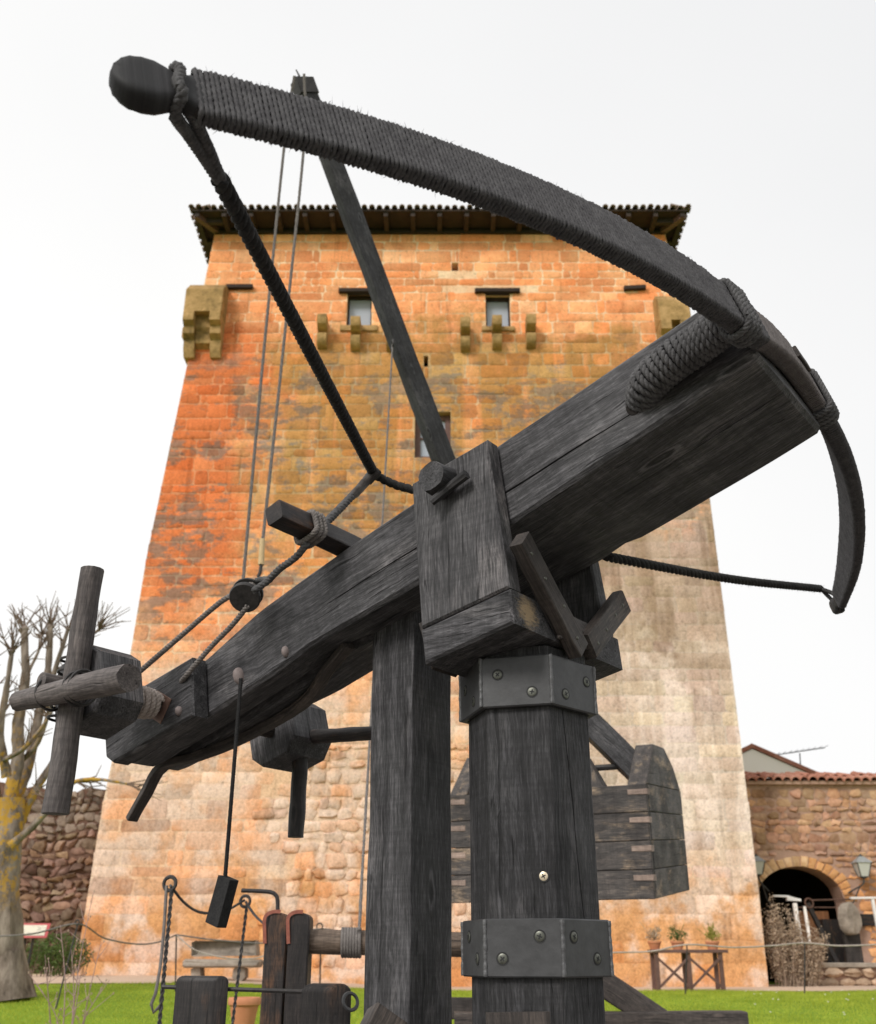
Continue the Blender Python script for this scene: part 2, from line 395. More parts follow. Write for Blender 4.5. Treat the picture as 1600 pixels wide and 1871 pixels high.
def mat_tower(name, mortar=False):
    n = NT(name); p = n.pos(); x, y, z = n.sep(p)
    big = n.noise(p, .32, 4, .6); mid = n.noise(p, 1.1, 5, .6, color=True); fine = n.noise(p, 9, 6, .65)
    mx, my, mz = n.sep(mid)
    jx = n.math('ADD', x, n.math('MULTIPLY', n.math('SUBTRACT', mx, .5), 4.5))
    jz = n.math('ADD', z, n.math('MULTIPLY', n.math('SUBTRACT', my, .5), 5.5))
    streak = n.noise(n.mapping(p, (1.6, 1.6, .13)), 1., 5, .6)
    O = (.84, .325, .135); RO = (.72, .20, .068); OC = (.50, .25, .08); GR = (.22, .175, .14); PALE = (.78, .58, .45); PG = (.62, .47, .37); PE = (.76, .45, .27)
    if mortar: O = (.84, .50, .29); RO = (.74, .30, .14); OC = (.46, .29, .13); GR = (.27, .22, .17); PALE = (.78, .58, .43); PG = (.64, .52, .44); PE = (.78, .52, .33)
    c = n.mix(n.rng(mz, .35, .65), O, tuple(a * b for a, b in zip(O, (1.12, 1.35, 1.5))))
    # strongly red stone along the left edge, half way up
    m = n.math('MULTIPLY', n.rng(jx, -3.6, -5.8), n.math('MULTIPLY', n.rng(jz, 7.5, 10.5), n.rng(jz, 18.2, 16.2)))
    c = n.mix(m, c, RO)
    # ochre and grey lichen below the corbels
    cen = n.math('MULTIPLY', n.math('MULTIPLY', n.rng(jz, 8.5, 11.5), n.rng(jz, 17.6, 16.2)), n.math('MULTIPLY', n.rng(jx, -5.6, -3.6), n.rng(jx, 6.8, 4.6)))
    c = n.mix(n.math('MULTIPLY', cen, n.rng(streak, .32, .5, .35, .95)), c, OC)
    gm = n.math('MULTIPLY', n.math('MULTIPLY', n.rng(jz, 7.2, 9.0), n.rng(jz, 16.8, 14.5)), n.rng(n.noise(n.mapping(p, (1, 1, 1.8)), .8, 6, .72), .49, .57))
    c = n.mix(n.math('MULTIPLY', gm, .75), c, GR)
    # pale, washed lower half and the bleached right side
    low = n.rng(jz, 9.2, 5.5); c = n.mix(low, c, n.mix(n.rng(mz, .42, .62), PALE, PE))
    rt = n.math('MULTIPLY', n.math('MULTIPLY', n.rng(jx, 1.6, 3.6), n.rng(jz, 12.5, 10.)), n.rng(z, 1.9, 3.4))
    c = n.mix(n.math('MULTIPLY', rt, .92), c, n.mix(n.rng(streak, .42, .6), PG, (.82, .67, .57)))
    brown = n.math('MULTIPLY', n.math('MULTIPLY', n.rng(jx, 1.2, 3.0), n.rng(jz, 6.6, 8.2)), n.rng(jz, 13., 10.5))
    c = n.mix(n.math('MULTIPLY', brown, n.rng(streak, .4, .60, .2, .9)), c, (.34, .22, .14))
    c = n.mix(n.math('MULTIPLY', n.rng(jz, 3.0, 1.2), n.rng(mz, .36, .56)), c, (.68, .35, .15))
    if not mortar:
        c = n.mix(1., c, n.attr('tint', 'Color'), 'MULTIPLY')
    spk = n.math('MULTIPLY', n.rng(fine, .30, .46, .74, 1.04), n.rng(n.noise(p, 24, 5, .75), .36, .6, .80, 1.07))
    c = n.mix(1., c, n.comb(spk, spk, spk), 'MULTIPLY')
    drip = n.math('MULTIPLY', n.rng(n.noise(n.mapping(p, (4.5, 4.5, .25)), 1., 5, .65), .57, .7), n.rng(z, 1., 14, .34, .42))
    c = n.mix(drip, c, n.mix(1., c, (.42, .40, .38), 'MULTIPLY'))
    pit = n.rng(n.noise(n.mapping(p, (1, 1, .5)), 9., 8, .8), .37, .50, .0, 1.)
    pm = n.math('MULTIPLY', n.rng(z, 10.5, 7.5, .25, 1.), n.math('SUBTRACT', 1., pit))
    c = n.mix(n.math('MULTIPLY', pm, .26), c, n.mix(1., c, (.56, .45, .38), 'MULTIPLY'))
    n.bump(n.math('ADD', n.math('ADD', fine, n.math('MULTIPLY', n.noise(p, 28, 5, .6), .5)), n.math('MULTIPLY', pit, .22)), .6, .04)
    return n.done(c, .9, spec=.15)
M['tower_stone'] = mat_tower('tower_sandstone'); M['tower_mortar'] = mat_tower('tower_mortar', True)

def mat_masonry(name, cols, fine=10, bump=.7, dist=.03):
    n = NT(name); p = n.pos(); a = n.noise(p, fine, 6, .65); b = n.noise(p, 1.3, 4, .6)
    c = n.ramp(n.math('ADD', n.math('MULTIPLY', a, .45), n.math('MULTIPLY', b, .55)), *[(.34 + .32 * i / (len(cols) - 1), q) for i, q in enumerate(cols)])
    c = n.mix(1., c, n.attr('tint', 'Color'), 'MULTIPLY')
    n.bump(a, bump, dist); return n.done(c, .92, spec=.12)
M['wall_stone'] = mat_masonry('arch_wall_stone', [(.30, .165, .10), (.48, .285, .18), (.58, .40, .27)])
M['wall_mortar'] = mat_masonry('arch_wall_mortar', [(.34, .21, .155), (.50, .33, .25)])
M['voussoir'] = mat_masonry('arch_stone', [(.40, .23, .11), (.56, .37, .21), (.64, .48, .32)])
M['rubble'] = mat_masonry('red_rubble', [(.10, .064, .046), (.21, .135, .10), (.33, .225, .17)])
M['rubble_core'] = mat_masonry('rubble_earth', [(.10, .055, .04), (.20, .12, .09)])
M['cobble'] = mat_masonry('round_cobble', [(.34, .23, .15), (.50, .36, .25), (.58, .46, .34)])
M['bench'] = mat_masonry('bench_stone', [(.20, .17, .14), (.33, .28, .23), (.45, .39, .32)])
M['corbel'] = mat_masonry('lichen_corbel', [(.17, .115, .05), (.40, .25, .105), (.58, .36, .17)], 6, 1., .06)
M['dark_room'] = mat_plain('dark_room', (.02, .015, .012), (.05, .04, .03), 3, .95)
M['tile'] = mat_masonry('clay_tile', [(.27, .11, .075), (.44, .20, .14), (.56, .32, .24)])
M['tile_old'] = mat_masonry('old_roof_tile', [(.16, .12, .10), (.28, .20, .16), (.36, .28, .22)])
M['eave_wood'] = mat_plain('eave_boards', (.018, .011, .009), (.045, .027, .02), 4, .85)
M['glass'] = mat_plain('window_pane', (.33, .36, .42), (.40, .43, .49), .5, .12, 0)
M['frame_brown'] = mat_plain('brown_frame', (.10, .05, .04), (.16, .085, .07), 9, .6)
M['rafter'] = mat_plain('eave_rafter', (.022, .014, .011), (.055, .034, .026), 9, .8)
M['black'] = mat_plain('black_hole', (.008, .006, .005), (.014, .01, .008), 9, .95)
M['plaster'] = mat_plain('cream_plaster', (.88, .81, .75), (.92, .87, .82), .8, .9, .1)
M['terracotta'] = mat_plain('terracotta', (.44, .16, .075), (.60, .26, .14), 6, .8, .15)
M['white_paint'] = mat_plain('white_paint', (.66, .63, .60), (.82, .80, .78), 8, .5, .1)
M['lamp_glass'] = mat_plain('lamp_glass', (.42, .43, .40), (.58, .58, .52), 2, .15, 0)
M['lamp_metal'] = mat_plain('lamp_metal', (.04, .045, .045), (.09, .095, .095), 40, .5, .1, .002, .3)
M['gravel'] = mat_plain('gravel', (.44, .31, .22), (.66, .51, .39), 45, .95, .5, .02)

def mat_ground():
    n = NT('lawn_soil'); p = n.pos()
    a = n.noise(p, 22, 5, .65); b = n.noise(p, .5, 4, .55)
    c = n.ramp(n.math('ADD', n.math('MULTIPLY', a, .5), n.math('MULTIPLY', b, .5)), (.35, (.12, .19, .016)), (.6, (.22, .33, .03)))
    n.bump(a, .6, .03); return n.done(c, .9, spec=.1)
M['lawn'] = mat_ground()
def mat_leaf(name, c1, c2, scale=3., trans=.25):
    n = NT(name); p = n.pos(); f = n.noise(p, scale, 4, .6); g = n.noise(p, scale * 14, 2, .5)
    c = n.ramp(n.math('ADD', n.math('MULTIPLY', f, .55), n.math('MULTIPLY', g, .45)), (.33, c1), (.66, c2))
    n.b.inputs['Subsurface Weight'].default_value = 0
    n.done(c, .6, spec=.3)
    tr = n.n('ShaderNodeBsdfTranslucent'); n.set(tr.inputs[0], c); mx = n.n('ShaderNodeMixShader'); mx.inputs[0].default_value = trans
    n.t.links.new(n.b.outputs[0], mx.inputs[1]); n.t.links.new(tr.outputs[0], mx.inputs[2]); n.t.links.new(mx.outputs[0], n.out.inputs[0])
    return n.m
M['grass'] = mat_leaf('grass_blades', (.24, .32, .024), (.55, .61, .08), 1.4, .4)
M['daisy'] = mat_plain('daisy', (.75, .75, .7), (.85, .85, .8), 9, .8)
M['leaf_green'] = mat_leaf('leaf_green', (.05, .09, .02), (.13, .19, .045))
M['leaf_yellow'] = mat_leaf('leaf_yellow', (.20, .20, .03), (.38, .36, .07))
M['leaf_dry'] = mat_leaf('leaf_dry', (.32, .23, .15), (.66, .52, .38), 5, .35)
M['twig_dry'] = mat_plain('dry_twig', (.10, .065, .045), (.22, .15, .11), 12, .9)
M['twig_light'] = mat_plain('light_twig', (.20, .14, .10), (.36, .27, .20), 12, .9)
M['twig_pink'] = mat_plain('pink_twig', (.30, .19, .17), (.45, .32, .28), 12, .8)
def mat_bark():
    n = NT('plane_bark'); p = n.pos(); x, y, z = n.sep(p)
    a = n.noise(n.mapping(p, (1, 1, .35)), 7, 6, .65); l = n.noise(p, 9, 5, .7); l2 = n.noise(p, 1.5, 3, .5)
    c = n.ramp(a, (.34, (.09, .07, .055)), (.5, (.21, .165, .135)), (.66, (.33, .27, .225)))
    lich = n.math('MULTIPLY', n.rng(n.math('ADD', n.math('MULTIPLY', l, .6), n.math('MULTIPLY', l2, .4)), .49, .57), n.math('MULTIPLY', n.rng(z, 4.6, 3.0), n.rng(z, 1.2, 1.9)))
    c = n.mix(n.math('MULTIPLY', lich, .85), c, (.50, .28, .03))
    n.bump(a, .8, .03); return n.done(c, .9, spec=.1)
M['bark'] = mat_bark()

# ---------------------------------------------------------------- ground
def sheet(name, xs, ys, zf, mat, smooth=180):
    vs = [(x, y, zf(x, y)) for y in ys for x in xs]; nx = len(xs)
    fs = [(j * nx + i, j * nx + i + 1, (j + 1) * nx + i + 1, (j + 1) * nx + i) for j in range(len(ys) - 1) for i in range(nx - 1)]
    return obj(name, vs, fs, mat, smooth=smooth)
xs = [-900, -200, -60] + [-24 + i for i in range(49)] + [60, 200, 900]
ys = [-300, -60, -10] + [i for i in range(0, 60)] + [100, 300, 1500]
struct(sheet('ground', xs, ys, ground_z, M['lawn']))
M['added_gravel_mat'] = mat_plain('added_gravel_grey', (.13, .115, .10), (.25, .225, .20), 60, .95, .5, .02)
xs_y = [-13 + i for i in range(28)]; ys_y = [-14 + i for i in range(25)]
struct(sheet('added_gravel', xs_y, ys_y, lambda x, y: .012, M['added_gravel_mat']))  # unseen gravel, added to keep green lawn bounce off the undersides
def path_near(x):   # where the lawn stops and the gravel begins
    return lerp(18.4, 21.2, sstep(-6.5, -1, x)) + .12 * math.sin(x * 1.7) + .06 * math.sin(x * 4.1)
xs = [-16 + i * .25 for i in range(129)]
vs = []; fs = []
for i, x in enumerate(xs):
    for k in range(9):
        y = lerp(path_near(x), 26.0, k / 8); vs.append((x, y, ground_z(x, y) + .012))
for i in range(len(xs) - 1):
    for k in range(8): a = i * 9 + k; fs.append((a, a + 9, a + 10, a + 1))
struct(obj('path', vs, fs, M['gravel'], smooth=180))

def grass_field():
    rng = np.random.default_rng(5); N = 170000
    x = rng.uniform(-10.5, 10.5, N); y = 9.5 + (rng.random(N) ** .8) * 12.5
    keep = np.array([b < path_near(a) + .08 for a, b in zip(x, y)]); x, y = x[keep], y[keep]; N = len(x)
    z = np.array([ground_z(a, b) for a, b in zip(x, y)])
    h = rng.uniform(.02, .05, N) * (1 + .35 * np.sin(x * 1.3 + y * .7)); an = rng.uniform(0, 2 * np.pi, N); w = rng.uniform(.003, .006, N)
    lean = rng.normal(0, .35, (N, 2)) * h[:, None]
    P = np.zeros((N, 3, 3))
    P[:, 0] = np.stack([x - np.cos(an) * w, y - np.sin(an) * w, z], 1); P[:, 1] = np.stack([x + np.cos(an) * w, y + np.sin(an) * w, z], 1)
    P[:, 2] = np.stack([x + lean[:, 0], y + lean[:, 1], z + h], 1)
    me = bpy.data.meshes.new('grass'); me.vertices.add(N * 3); me.vertices.foreach_set('co', P.ravel())
    me.loops.add(N * 3); me.loops.foreach_set('vertex_index', np.arange(N * 3, dtype=np.int32))
    me.polygons.add(N); me.polygons.foreach_set('loop_start', np.arange(0, N * 3, 3, dtype=np.int32)); me.update(calc_edges=True)
    me.materials.append(M['grass']); o = bpy.data.objects.new('grass', me); COL.objects.link(o)
    tag(o, 'short bright green lawn grass', 'grass', kind='stuff')
grass_field()
mb = MB()
for _ in range(34):
    x = random.choice([random.uniform(5, 8.5), random.uniform(-8, 8)]); y = random.uniform(14, 20); z = ground_z(x, y) + .06
    mb.lathe((x, y, z), [(.002, -.004), (.013, 0), (.009, .005), (.002, .006)], 6)
tag(mb.build('daisies', M['daisy']), 'tiny white daisies scattered over the lawn', 'flowers', kind='stuff')

# ---------------------------------------------------------------- masonry helper
def oct8(x0, x1, z0, z1, j, c):
    """rectangle as an uneven octagon"""
    w, h = x1 - x0, z1 - z0; cx, cz = min(c, w * .3), min(c, h * .3)
    q = [(x0 + cx, z0), (x1 - cx, z0), (x1, z0 + cz), (x1, z1 - cz), (x1 - cx, z1), (x0 + cx, z1), (x0, z1 - cz), (x0, z0 + cz)]
    return [(a + random.uniform(-j, j), b + random.uniform(-j, j)) for a, b in q]
def stone_geo(poly, place, proud, inset, back=-.03):
    n = len(poly); cx = sum(p[0] for p in poly) / n; cz = sum(p[1] for p in poly) / n
    xs_ = [p[0] for p in poly]; zs_ = [p[1] for p in poly]
    kx = 1 - 2 * inset / max(max(xs_) - min(xs_), .01); kz = 1 - 2 * inset / max(max(zs_) - min(zs_), .01); kx, kz = max(kx, .4), max(kz, .4)
    tl, tz = random.uniform(-.25, .25) * proud, random.uniform(-.3, .3) * proud
    r0 = [place(a, back, b) for a, b in poly]; r1 = [place(a, proud * .55, b) for a, b in poly]
    r2 = [place(cx + (a - cx) * kx, proud * random.uniform(.85, 1.12) + (tl if a > cx else -tl) + (tz if b > cz else -tz), cz + (b - cz) * kz) for a, b in poly]
    c = place(cx, proud * 1.15, cz)
    vs = r0 + r1 + r2 + [c]
    fs = [(i * n + k, i * n + (k + 1) % n, (i + 1) * n + (k + 1) % n, (i + 1) * n + k) for i in range(2) for k in range(n)]
    fs += [(2 * n + k, 2 * n + (k + 1) % n, 3 * n) for k in range(n)]
    return vs, fs
def screen_area(p, w, h):
    y, z = p.y, p.z - CAM_H; zc = y * CT + z * ST
    return w * h * max(.2, y / math.hypot(y, z)) / zc ** 2
def courses(x0f, x1f, z0, z1, hr, wr, skip=lambda *a: False):
    out = []; z = z0
    while z < z1 - hr[0] * .4:
        h = min(random.uniform(*hr), z1 - z)
        if z1 - z - h < hr[0] * .5: h = z1 - z
        a, b = x0f(z + h / 2), x1f(z + h / 2); x = a
        while x < b - .02:
            w = random.uniform(*wr) * (random.choice((.55, 1, 1, 1.5)) if wr[1] > .5 else 1)
            if b - x - w < wr[0] * .5: w = b - x
            if not skip(x, x + w, z, z + h): out.append((x, x + w, z, z + h))
            x += w
        z += h
    return out
def lay(stones, parent, mat, place, gap, proud, j, c, inset, tintf, limit=300, name='stone', rest='small_stones', flat=None):
    """stones: largest-looking ones become objects of their own, the remainder one joined part"""
    stones = sorted(stones, key=lambda s: -screen_area(place((s[0] + s[1]) / 2, 0, (s[2] + s[3]) / 2), s[1] - s[0], s[3] - s[2]))
    b = base_of(parent); RV = []; RF = []; RT = []
    for i, (x0, x1, z0, z1) in enumerate(stones):
        fl = flat((x0 + x1) / 2, (z0 + z1) / 2) if flat else 1
        g = gap * random.uniform(.6, 1.5) * (.4 + .6 * fl)
        vs, fs = stone_geo(oct8(x0 + g, x1 - g, z0 + g, z1 - g, j, c), place, random.uniform(*proud) * fl, inset * fl + .004)
        t = tintf((x0 + x1) / 2, (z0 + z1) / 2)
        if i < limit: obj(name, [v - b for v in vs], fs, mat, parent, None, [t] * len(vs), 50)
        else:
            o = len(RV); RV += [v - b for v in vs]; RF += [tuple(q + o for q in f) for f in fs]; RT += [t] * len(vs)
    if RV:
        o = obj(rest, RV, RF, mat, parent, None, RT, 50); o['kind'] = 'stuff'

# ---------------------------------------------------------------- the tower
BAT = .03
def face_y(z): return 24 + BAT * z
TN = V((0, 1, -BAT)).normalized()
def onface(px, py): return onplane(px, py, (0, 24, 0), TN)
def interp(tab, z):
    if z <= tab[0][0]: return tab[0][1]
    for (a, p), (b, q) in zip(tab, tab[1:]):
        if z <= b: return lerp(p, q, (z - a) / (b - a))
    return tab[-1][1]
XLT = [(0, -7.82), (.9, -7.80), (.95, -7.72), (4.0, -7.62), (4.1, -7.57), (7.7, -7.44), (10, -7.36), (14.8, -7.0), (20.4, -6.58)]
XRT = [(0, 7.0), (2, 7.05), (5, 7.06), (12, 7.05), (16, 6.93), (20.4, 6.70)]
XL = lambda z: interp(XLT, z); XR = lambda z: interp(XRT, z)
ZTOP = 20.35
tower = thing('tower', 'tall tapering orange stone tower with overhanging tiled roof', 'tower', (-.4, 24, .2))
def tplace(x, d, z): return V((x, face_y(z) - d, z))
def rect_px(a, b, c, d):
    p, q = onface(a, d), onface(b, c); return (p.x, q.x, p.z, q.z)
OPEN = [rect_px(632, 680, 532, 595), rect_px(888, 931, 535, 598), rect_px(757, 823, 752, 836), rect_px(825, 837, 480, 495), rect_px(774, 782, 650, 670)]
# core with real openings
gx = sorted({v for o in OPEN for v in o[:2]}); gz = sorted({v for o in OPEN for v in o[2:]} | {i * 1.0 for i in range(0, 21)} | {ZTOP, .93})
mb = MB()
for z0, z1 in zip(gz, gz[1:]):
    row = [None] + gx + [None]
    for a, b in zip(row, row[1:]):
        xa0, xb0 = (XL(z0) if a is None else a), (XR(z0) if b is None else b); xa1, xb1 = (XL(z1) if a is None else a), (XR(z1) if b is None else b)
        xm, zm = (xa0 + xb0) / 2, (z0 + z1) / 2
        if any(o[0] < xm < o[1] and o[2] < zm < o[3] for o in OPEN): continue
        mb.add([tplace(xa0, 0, z0), tplace(xb0, 0, z0), tplace(xb1, 0, z1), tplace(xa1, 0, z1)], [(0, 1, 2, 3)])
    for X in (XL, XR): mb.add([(X(z0), face_y(z0), z0), (X(z0) * .995, 34, z0), (X(z1) * .995, 34, z1), (X(z1), face_y(z1), z1)], [(0, 1, 2, 3)])
mb.add([(XL(0), 34, 0), (XR(0), 34, 0), (XR(20), 34, ZTOP), (XL(20), 34, ZTOP)], [(0, 1, 2, 3)])
for o in OPEN:
    d = .45; a, b, c, e = o
    for P, Q in (((a, c), (b, c)), ((b, c), (b, e)), ((b, e), (a, e)), ((a, e), (a, c))):
        mb.add([tplace(P[0], 0, P[1]), tplace(Q[0], 0, Q[1]), tplace(Q[0], -d, Q[1]), tplace(P[0], -d, P[1])], [(0, 1, 2, 3)])
mb.build('wall', M['tower_mortar'], tower, None)
def tower_tint(x, z):
    if x > 1.5 and 2.2 < z < 11: k = random.gauss(1, .07); return (k, k * random.uniform(.96, 1.02), k * random.uniform(.94, 1.04))
    if z < 9: k = random.gauss(1, .085); r = random.random() * .8 + .14
    else: k = random.gauss(1, .09); r = random.random()
    t = [k, k, k]
    if r < .10: t = [k * 1.05, k * 1.2, k * 1.35]
    elif r < .22: t = [k * .86, k * .80, k * .78]
    elif r < .38: t = [k * 1.02, k * .88, k * .78]
    return tuple(max(.4, min(1.5, q)) for q in t)
def tskip(x0, x1, z0, z1):
    return any(x0 < o[1] + .02 and x1 > o[0] - .02 and z0 < o[3] + .02 and z1 > o[2] - .02 for o in OPEN)
def split_open(lst):
    out = []
    for s in lst:
        if tskip(*s):
            for o in OPEN:   # keep what is left of the stone beside an opening
                if s[0] < o[1] and s[1] > o[0] and s[2] < o[3] and s[3] > o[2]:
                    if o[0] - s[0] > .12: out.append((s[0], o[0], s[2], s[3]))
                    if s[1] - o[1] > .12: out.append((o[1], s[1], s[2], s[3]))
                    if o[2] - s[2] > .1: out.append((max(s[0], o[0]), min(s[1], o[1]), s[2], o[2]))
                    if s[3] - o[3] > .1: out.append((max(s[0], o[0]), min(s[1], o[1]), o[3], s[3]))
        else: out.append(s)
    return out
ts = courses(XL, XR, .12, 2.6, (.36, .56), (.5, 1.25)) + courses(XL, XR, 2.6, 9.5, (.26, .46), (.35, 1.0)) + courses(XL, XR, 9.5, ZTOP - .02, (.22, .46), (.28, .95))
rub = lambda s: -3.6 < (s[0] + s[1]) / 2 < 1.0 and .4 < s[2] < 5.2
plain = [s for s in ts if not rub(s)]
lay(split_open(plain), tower, M['tower_stone'], tplace, .013, (.003, .016), .022, .045, .010, tower_tint, 220, flat=lambda x, z: .45 if (x > 1.2 and 2.2 < z < 11.5) else .7 if (z < 7.5 and z > 1.6) else 1)
rubble = [s for s in courses(lambda z: -3.7 + .5 * math.sin(z * 3), lambda z: 1.1 + .4 * math.sin(z * 2.3), .5, 5.3, (.2, .36), (.22, .5))]
lay(rubble, tower, M['tower_stone'], tplace, .012, (.015, .06), .04, .06, .028, tower_tint, 80)
# windows, holes, lintels
for i, o in enumerate(OPEN[:3]):
    a, b, c, e = o; w = MB(); t = .045 if i < 2 else .15
    for P, Q in (((a, c), (a + t, e)), ((b - t, c), (b, e)), ((a + t, c), (b - t, c + t)), ((a + t, e - (.12 if i < 2 else t)), (b - t, e))):
        w.prism([(P[0], P[1]), (Q[0], P[1]), (Q[0], Q[1]), (P[0], Q[1])], lambda x, d, z: tplace(x, d, z), -.33, -.22, .008)
    if i == 2:
        xm = (a + b) / 2; w.prism([(xm - .04, c + t), (xm + .04, c + t), (xm + .04, e - t), (xm - .04, e - t)], tplace, -.31, -.24, .006)
        zm = (c + e) / 2; w.prism([(a + t, zm - .025), (xm - .04, zm - .025), (xm - .04, zm + .025), (a + t, zm + .025)], tplace, -.30, -.25, .006)
    wo_ = w.build('window', M['frame_brown'] if i == 2 else M['eave_wood'], tower)
    pn = MB(); pn.add([tplace(a + .03, -.29, c + .03), tplace(b - .03, -.29, c + .03), tplace(b - .03, -.29, e - .03), tplace(a + .03, -.29, e - .03)], [(0, 1, 2, 3)]); pn.build('pane', M['glass'], wo_, None)
for o in OPEN[3:]:
    a, b, c, e = o; h = MB(); h.add([tplace(a - .02, -.4, c - .02), tplace(b + .02, -.4, c - .02), tplace(b + .02, -.4, e + .02), tplace(a - .02, -.4, e + .02)], [(0, 1, 2, 3)]); h.build('putlog_hole', M['black'], tower, None)
for a, b, c, d in ((619, 692, 528, 534), (867, 949, 528, 534), (414, 463, 521, 527), (1139, 1178, 524, 530)):
    p, q = onface(a, d), onface(b, c); h = MB(); h.timber(tplace(p.x, .03, p.z), tplace(q.x, .03, p.z + (0 if b < 1000 else .04)), .22, max(.09, q.z - p.z)); h.build('lintel', M['eave_wood'], tower)
for a, b, c, d in ((621, 690, 596, 606), (880, 940, 598, 606)):
    p, q = onface(a, d), onface(b, c); h = MB(); h.prism([(p.x, p.z), (q.x, p.z), (q.x, q.z), (p.x, q.z)], tplace, -.02, .07, .012); h.build('sill', M['corbel'], tower)
# corbels
def corbel(x, zt, w=.27, out=.5):
    prof = [(-.1, 0), (out, 0), (out, -.2), (out * .9, -.34), (out * .62, -.44), (.12, -.46), (.12, -.60), (out * .62, -.62), (out * .62, -.80), (out * .5, -.96), (out * .25, -1.06), (-.1, -1.08)]
    m = MB(); m.prism(prof, lambda a, d, b: tplace(x + d, a, zt + b * .8), -w / 2, w / 2, .012)
    m.t = [(random.uniform(.85, 1.15),) * 3] * len(m.v); m.build('corbel', M['corbel'], tower, 35)
for px, py in ((592, 580), (652, 584), (716, 584), (849, 586), (906, 582), (967, 580)):
    p = onface(px, py); corbel(p.x, p.z - .22)
# corner turrets on corbels
def turret(sgn, xi, xo, z0, z1):
    base = tplace((xi + xo) / 2, 0, z0); m = MB(); f = .62
    lo, hi = min(xi, xo), max(xi, xo)
    m.prism([(0 - .9, z0), (f, z0), (f, z1 - .35), (f * .5, z1), (-.9, z1 + .1)], lambda a, d, b: tplace(d, a, b), lo, hi, .02)
    t = m.build('corner_turret', M['corbel'], tower, 30)
    for x in (lo + .16, hi - .16):
        c = MB()
        prof = [(-.3, z0), (f + .02, z0), (f + .02, z0 - .3), (f * .72, z0 - .38), (f * .72, z0 - .62), (f * .4, z0 - .72), (f * .4, z0 - .98), (.1, z0 - 1.2), (-.3, z0 - 1.2)]
        c.prism(prof, lambda a, d, b: tplace(x + d, a, b), -.15, .15, .012); c.build('bracket', M['corbel'], t, 35)
    c = MB(); c.prism([(-.3, z0), (.34, z0), (.34, z0 - .35), (.22, z0 - .5), (.22, z0 - .8), (-.3, z0 - 1.0)], lambda a, d, b: tplace(d, a, b), lo + .312, hi - .312, .012); c.build('bracket', M['corbel'], t, 35)
    c = MB(); prof = [(0, 0), (.42, 0), (.42, -.3), (.28, -.42), (.28, -.62), (.12, -.9), (0, -1.0)]
    xs = XL(z0) if sgn < 0 else XR(z0)
    for yy in (.35,):
        c.prism(prof, lambda a, d, b: V((xs + sgn * a, face_y(z0) + yy + d, z0 + b)), -.16, .16, .012)
    c.build('bracket', M['corbel'], t, 35)
pt, pb = onface(375, 517), onface(375, 590)
turret(-1, XL(17.6) + .80, XL(17.6) - .25, pb.z - .02, pt.z - .30)
turret(1, XR(17.4) - .75, XR(17.4) + .12, onface(1200, 612).z + .1, onface(1200, 553).z)
# roof: low hipped tiles, boarded eaves, rafters
ro, FY = .85, face_y(ZTOP)
ex0, ex1, ey0, ey1, ez = XL(20.4) - .52, XR(20.4) + .50, FY - ro, 34.7, ZTOP + .16
roof = MB()
ap0, ap1 = V((-2.2, 29.2, ez + 1.9)), V((2.2, 29.2, ez + 1.9))
c4 = [V((ex0, ey0, ez)), V((ex1, ey0, ez)), V((ex1, ey1, ez)), V((ex0, ey1, ez))]
lo4 = [p - V((0, 0, .05)) for p in c4]
roof.add(c4 + [ap0, ap1] + lo4, [(0, 1, 5, 4), (1, 2, 5), (2, 3, 4, 5), (3, 0, 4), (6, 9, 8, 7), (0, 6, 7, 1), (1, 7, 8, 2), (2, 8, 9, 3), (3, 9, 6, 0)])
roof_o = roof.build('roof', M['eave_wood'], tower, None)
tv = []; tf = []
for i in range(7):
    a = math.pi * i / 6
    for y, rr in ((0, .085), (.55, .075)): tv.append((math.cos(a) * rr, y, math.sin(a) * rr))
    for y, rr in ((0, .068), (.55, .058)): tv.append((math.cos(a) * rr, y, math.sin(a) * rr))
for i in range(6):
    o = i * 4; tf += [(o, o + 4, o + 5, o + 1), (o + 2, o + 3, o + 7, o + 6), (o, o + 2, o + 6, o + 4), (o + 1, o + 5, o + 7, o + 3)]
tile_me = bpy.data.meshes.new('tile'); tile_me.from_pydata(tv, [], tf)
at_ = tile_me.attributes.new('tint', 'FLOAT_VECTOR', 'POINT'); at_.data.foreach_set('vector', np.ones(len(tv) * 3, dtype=np.float32))
tile_me.materials.append(M['tile_old'])
def tile(parent, loc, rz, tilt, me=tile_me, s=1):
    o = bpy.data.objects.new('tile', me); COL.objects.link(o); o.parent = parent; o.location = V(loc) - base_of(parent)
    o.rotation_euler = (tilt, 0, rz); o.scale = (s, s, s); return o
n = int((ex1 - ex0) / .215)
for i in range(n + 1):
    x = lerp(ex0, ex1, i / n); tile(roof_o, (x, ey0 - .08 + random.uniform(-.025, .025), ez + .02 + random.uniform(-.012, .012)), random.uniform(-.05, .05), R(19))
for sx, rz in ((ex0, R(-90)), (ex1, R(90))):
    for i in range(24):
        y = ey0 + .1 + i * .3; tile(roof_o, (sx + (-.08 if sx < 0 else .08) + random.uniform(-.025, .025), y, ez + .02 + random.uniform(-.012, .012)), rz + random.uniform(-.05, .05), R(19), s=1.1)
rt = MB()   # covering rows of tiles further up the slope
for i in range(n * 1):
    x = lerp(ex0, ex1, (i + .5) / n)
    k = min(1, (x - ex0) / 4.9, (ex1 - x) / 4.9)
    p0, p1 = V((x, ey0 + .1, ez + .03)), V((x, lerp(ey0, 29.2, k), lerp(ez, ez + 1.9, k) + .05))
    rt.tube([p0, p1], .085, 6)
ro2 = rt.build('tile_rows', M['tile_old'], roof_o); ro2['kind'] = 'stuff'
n = 19
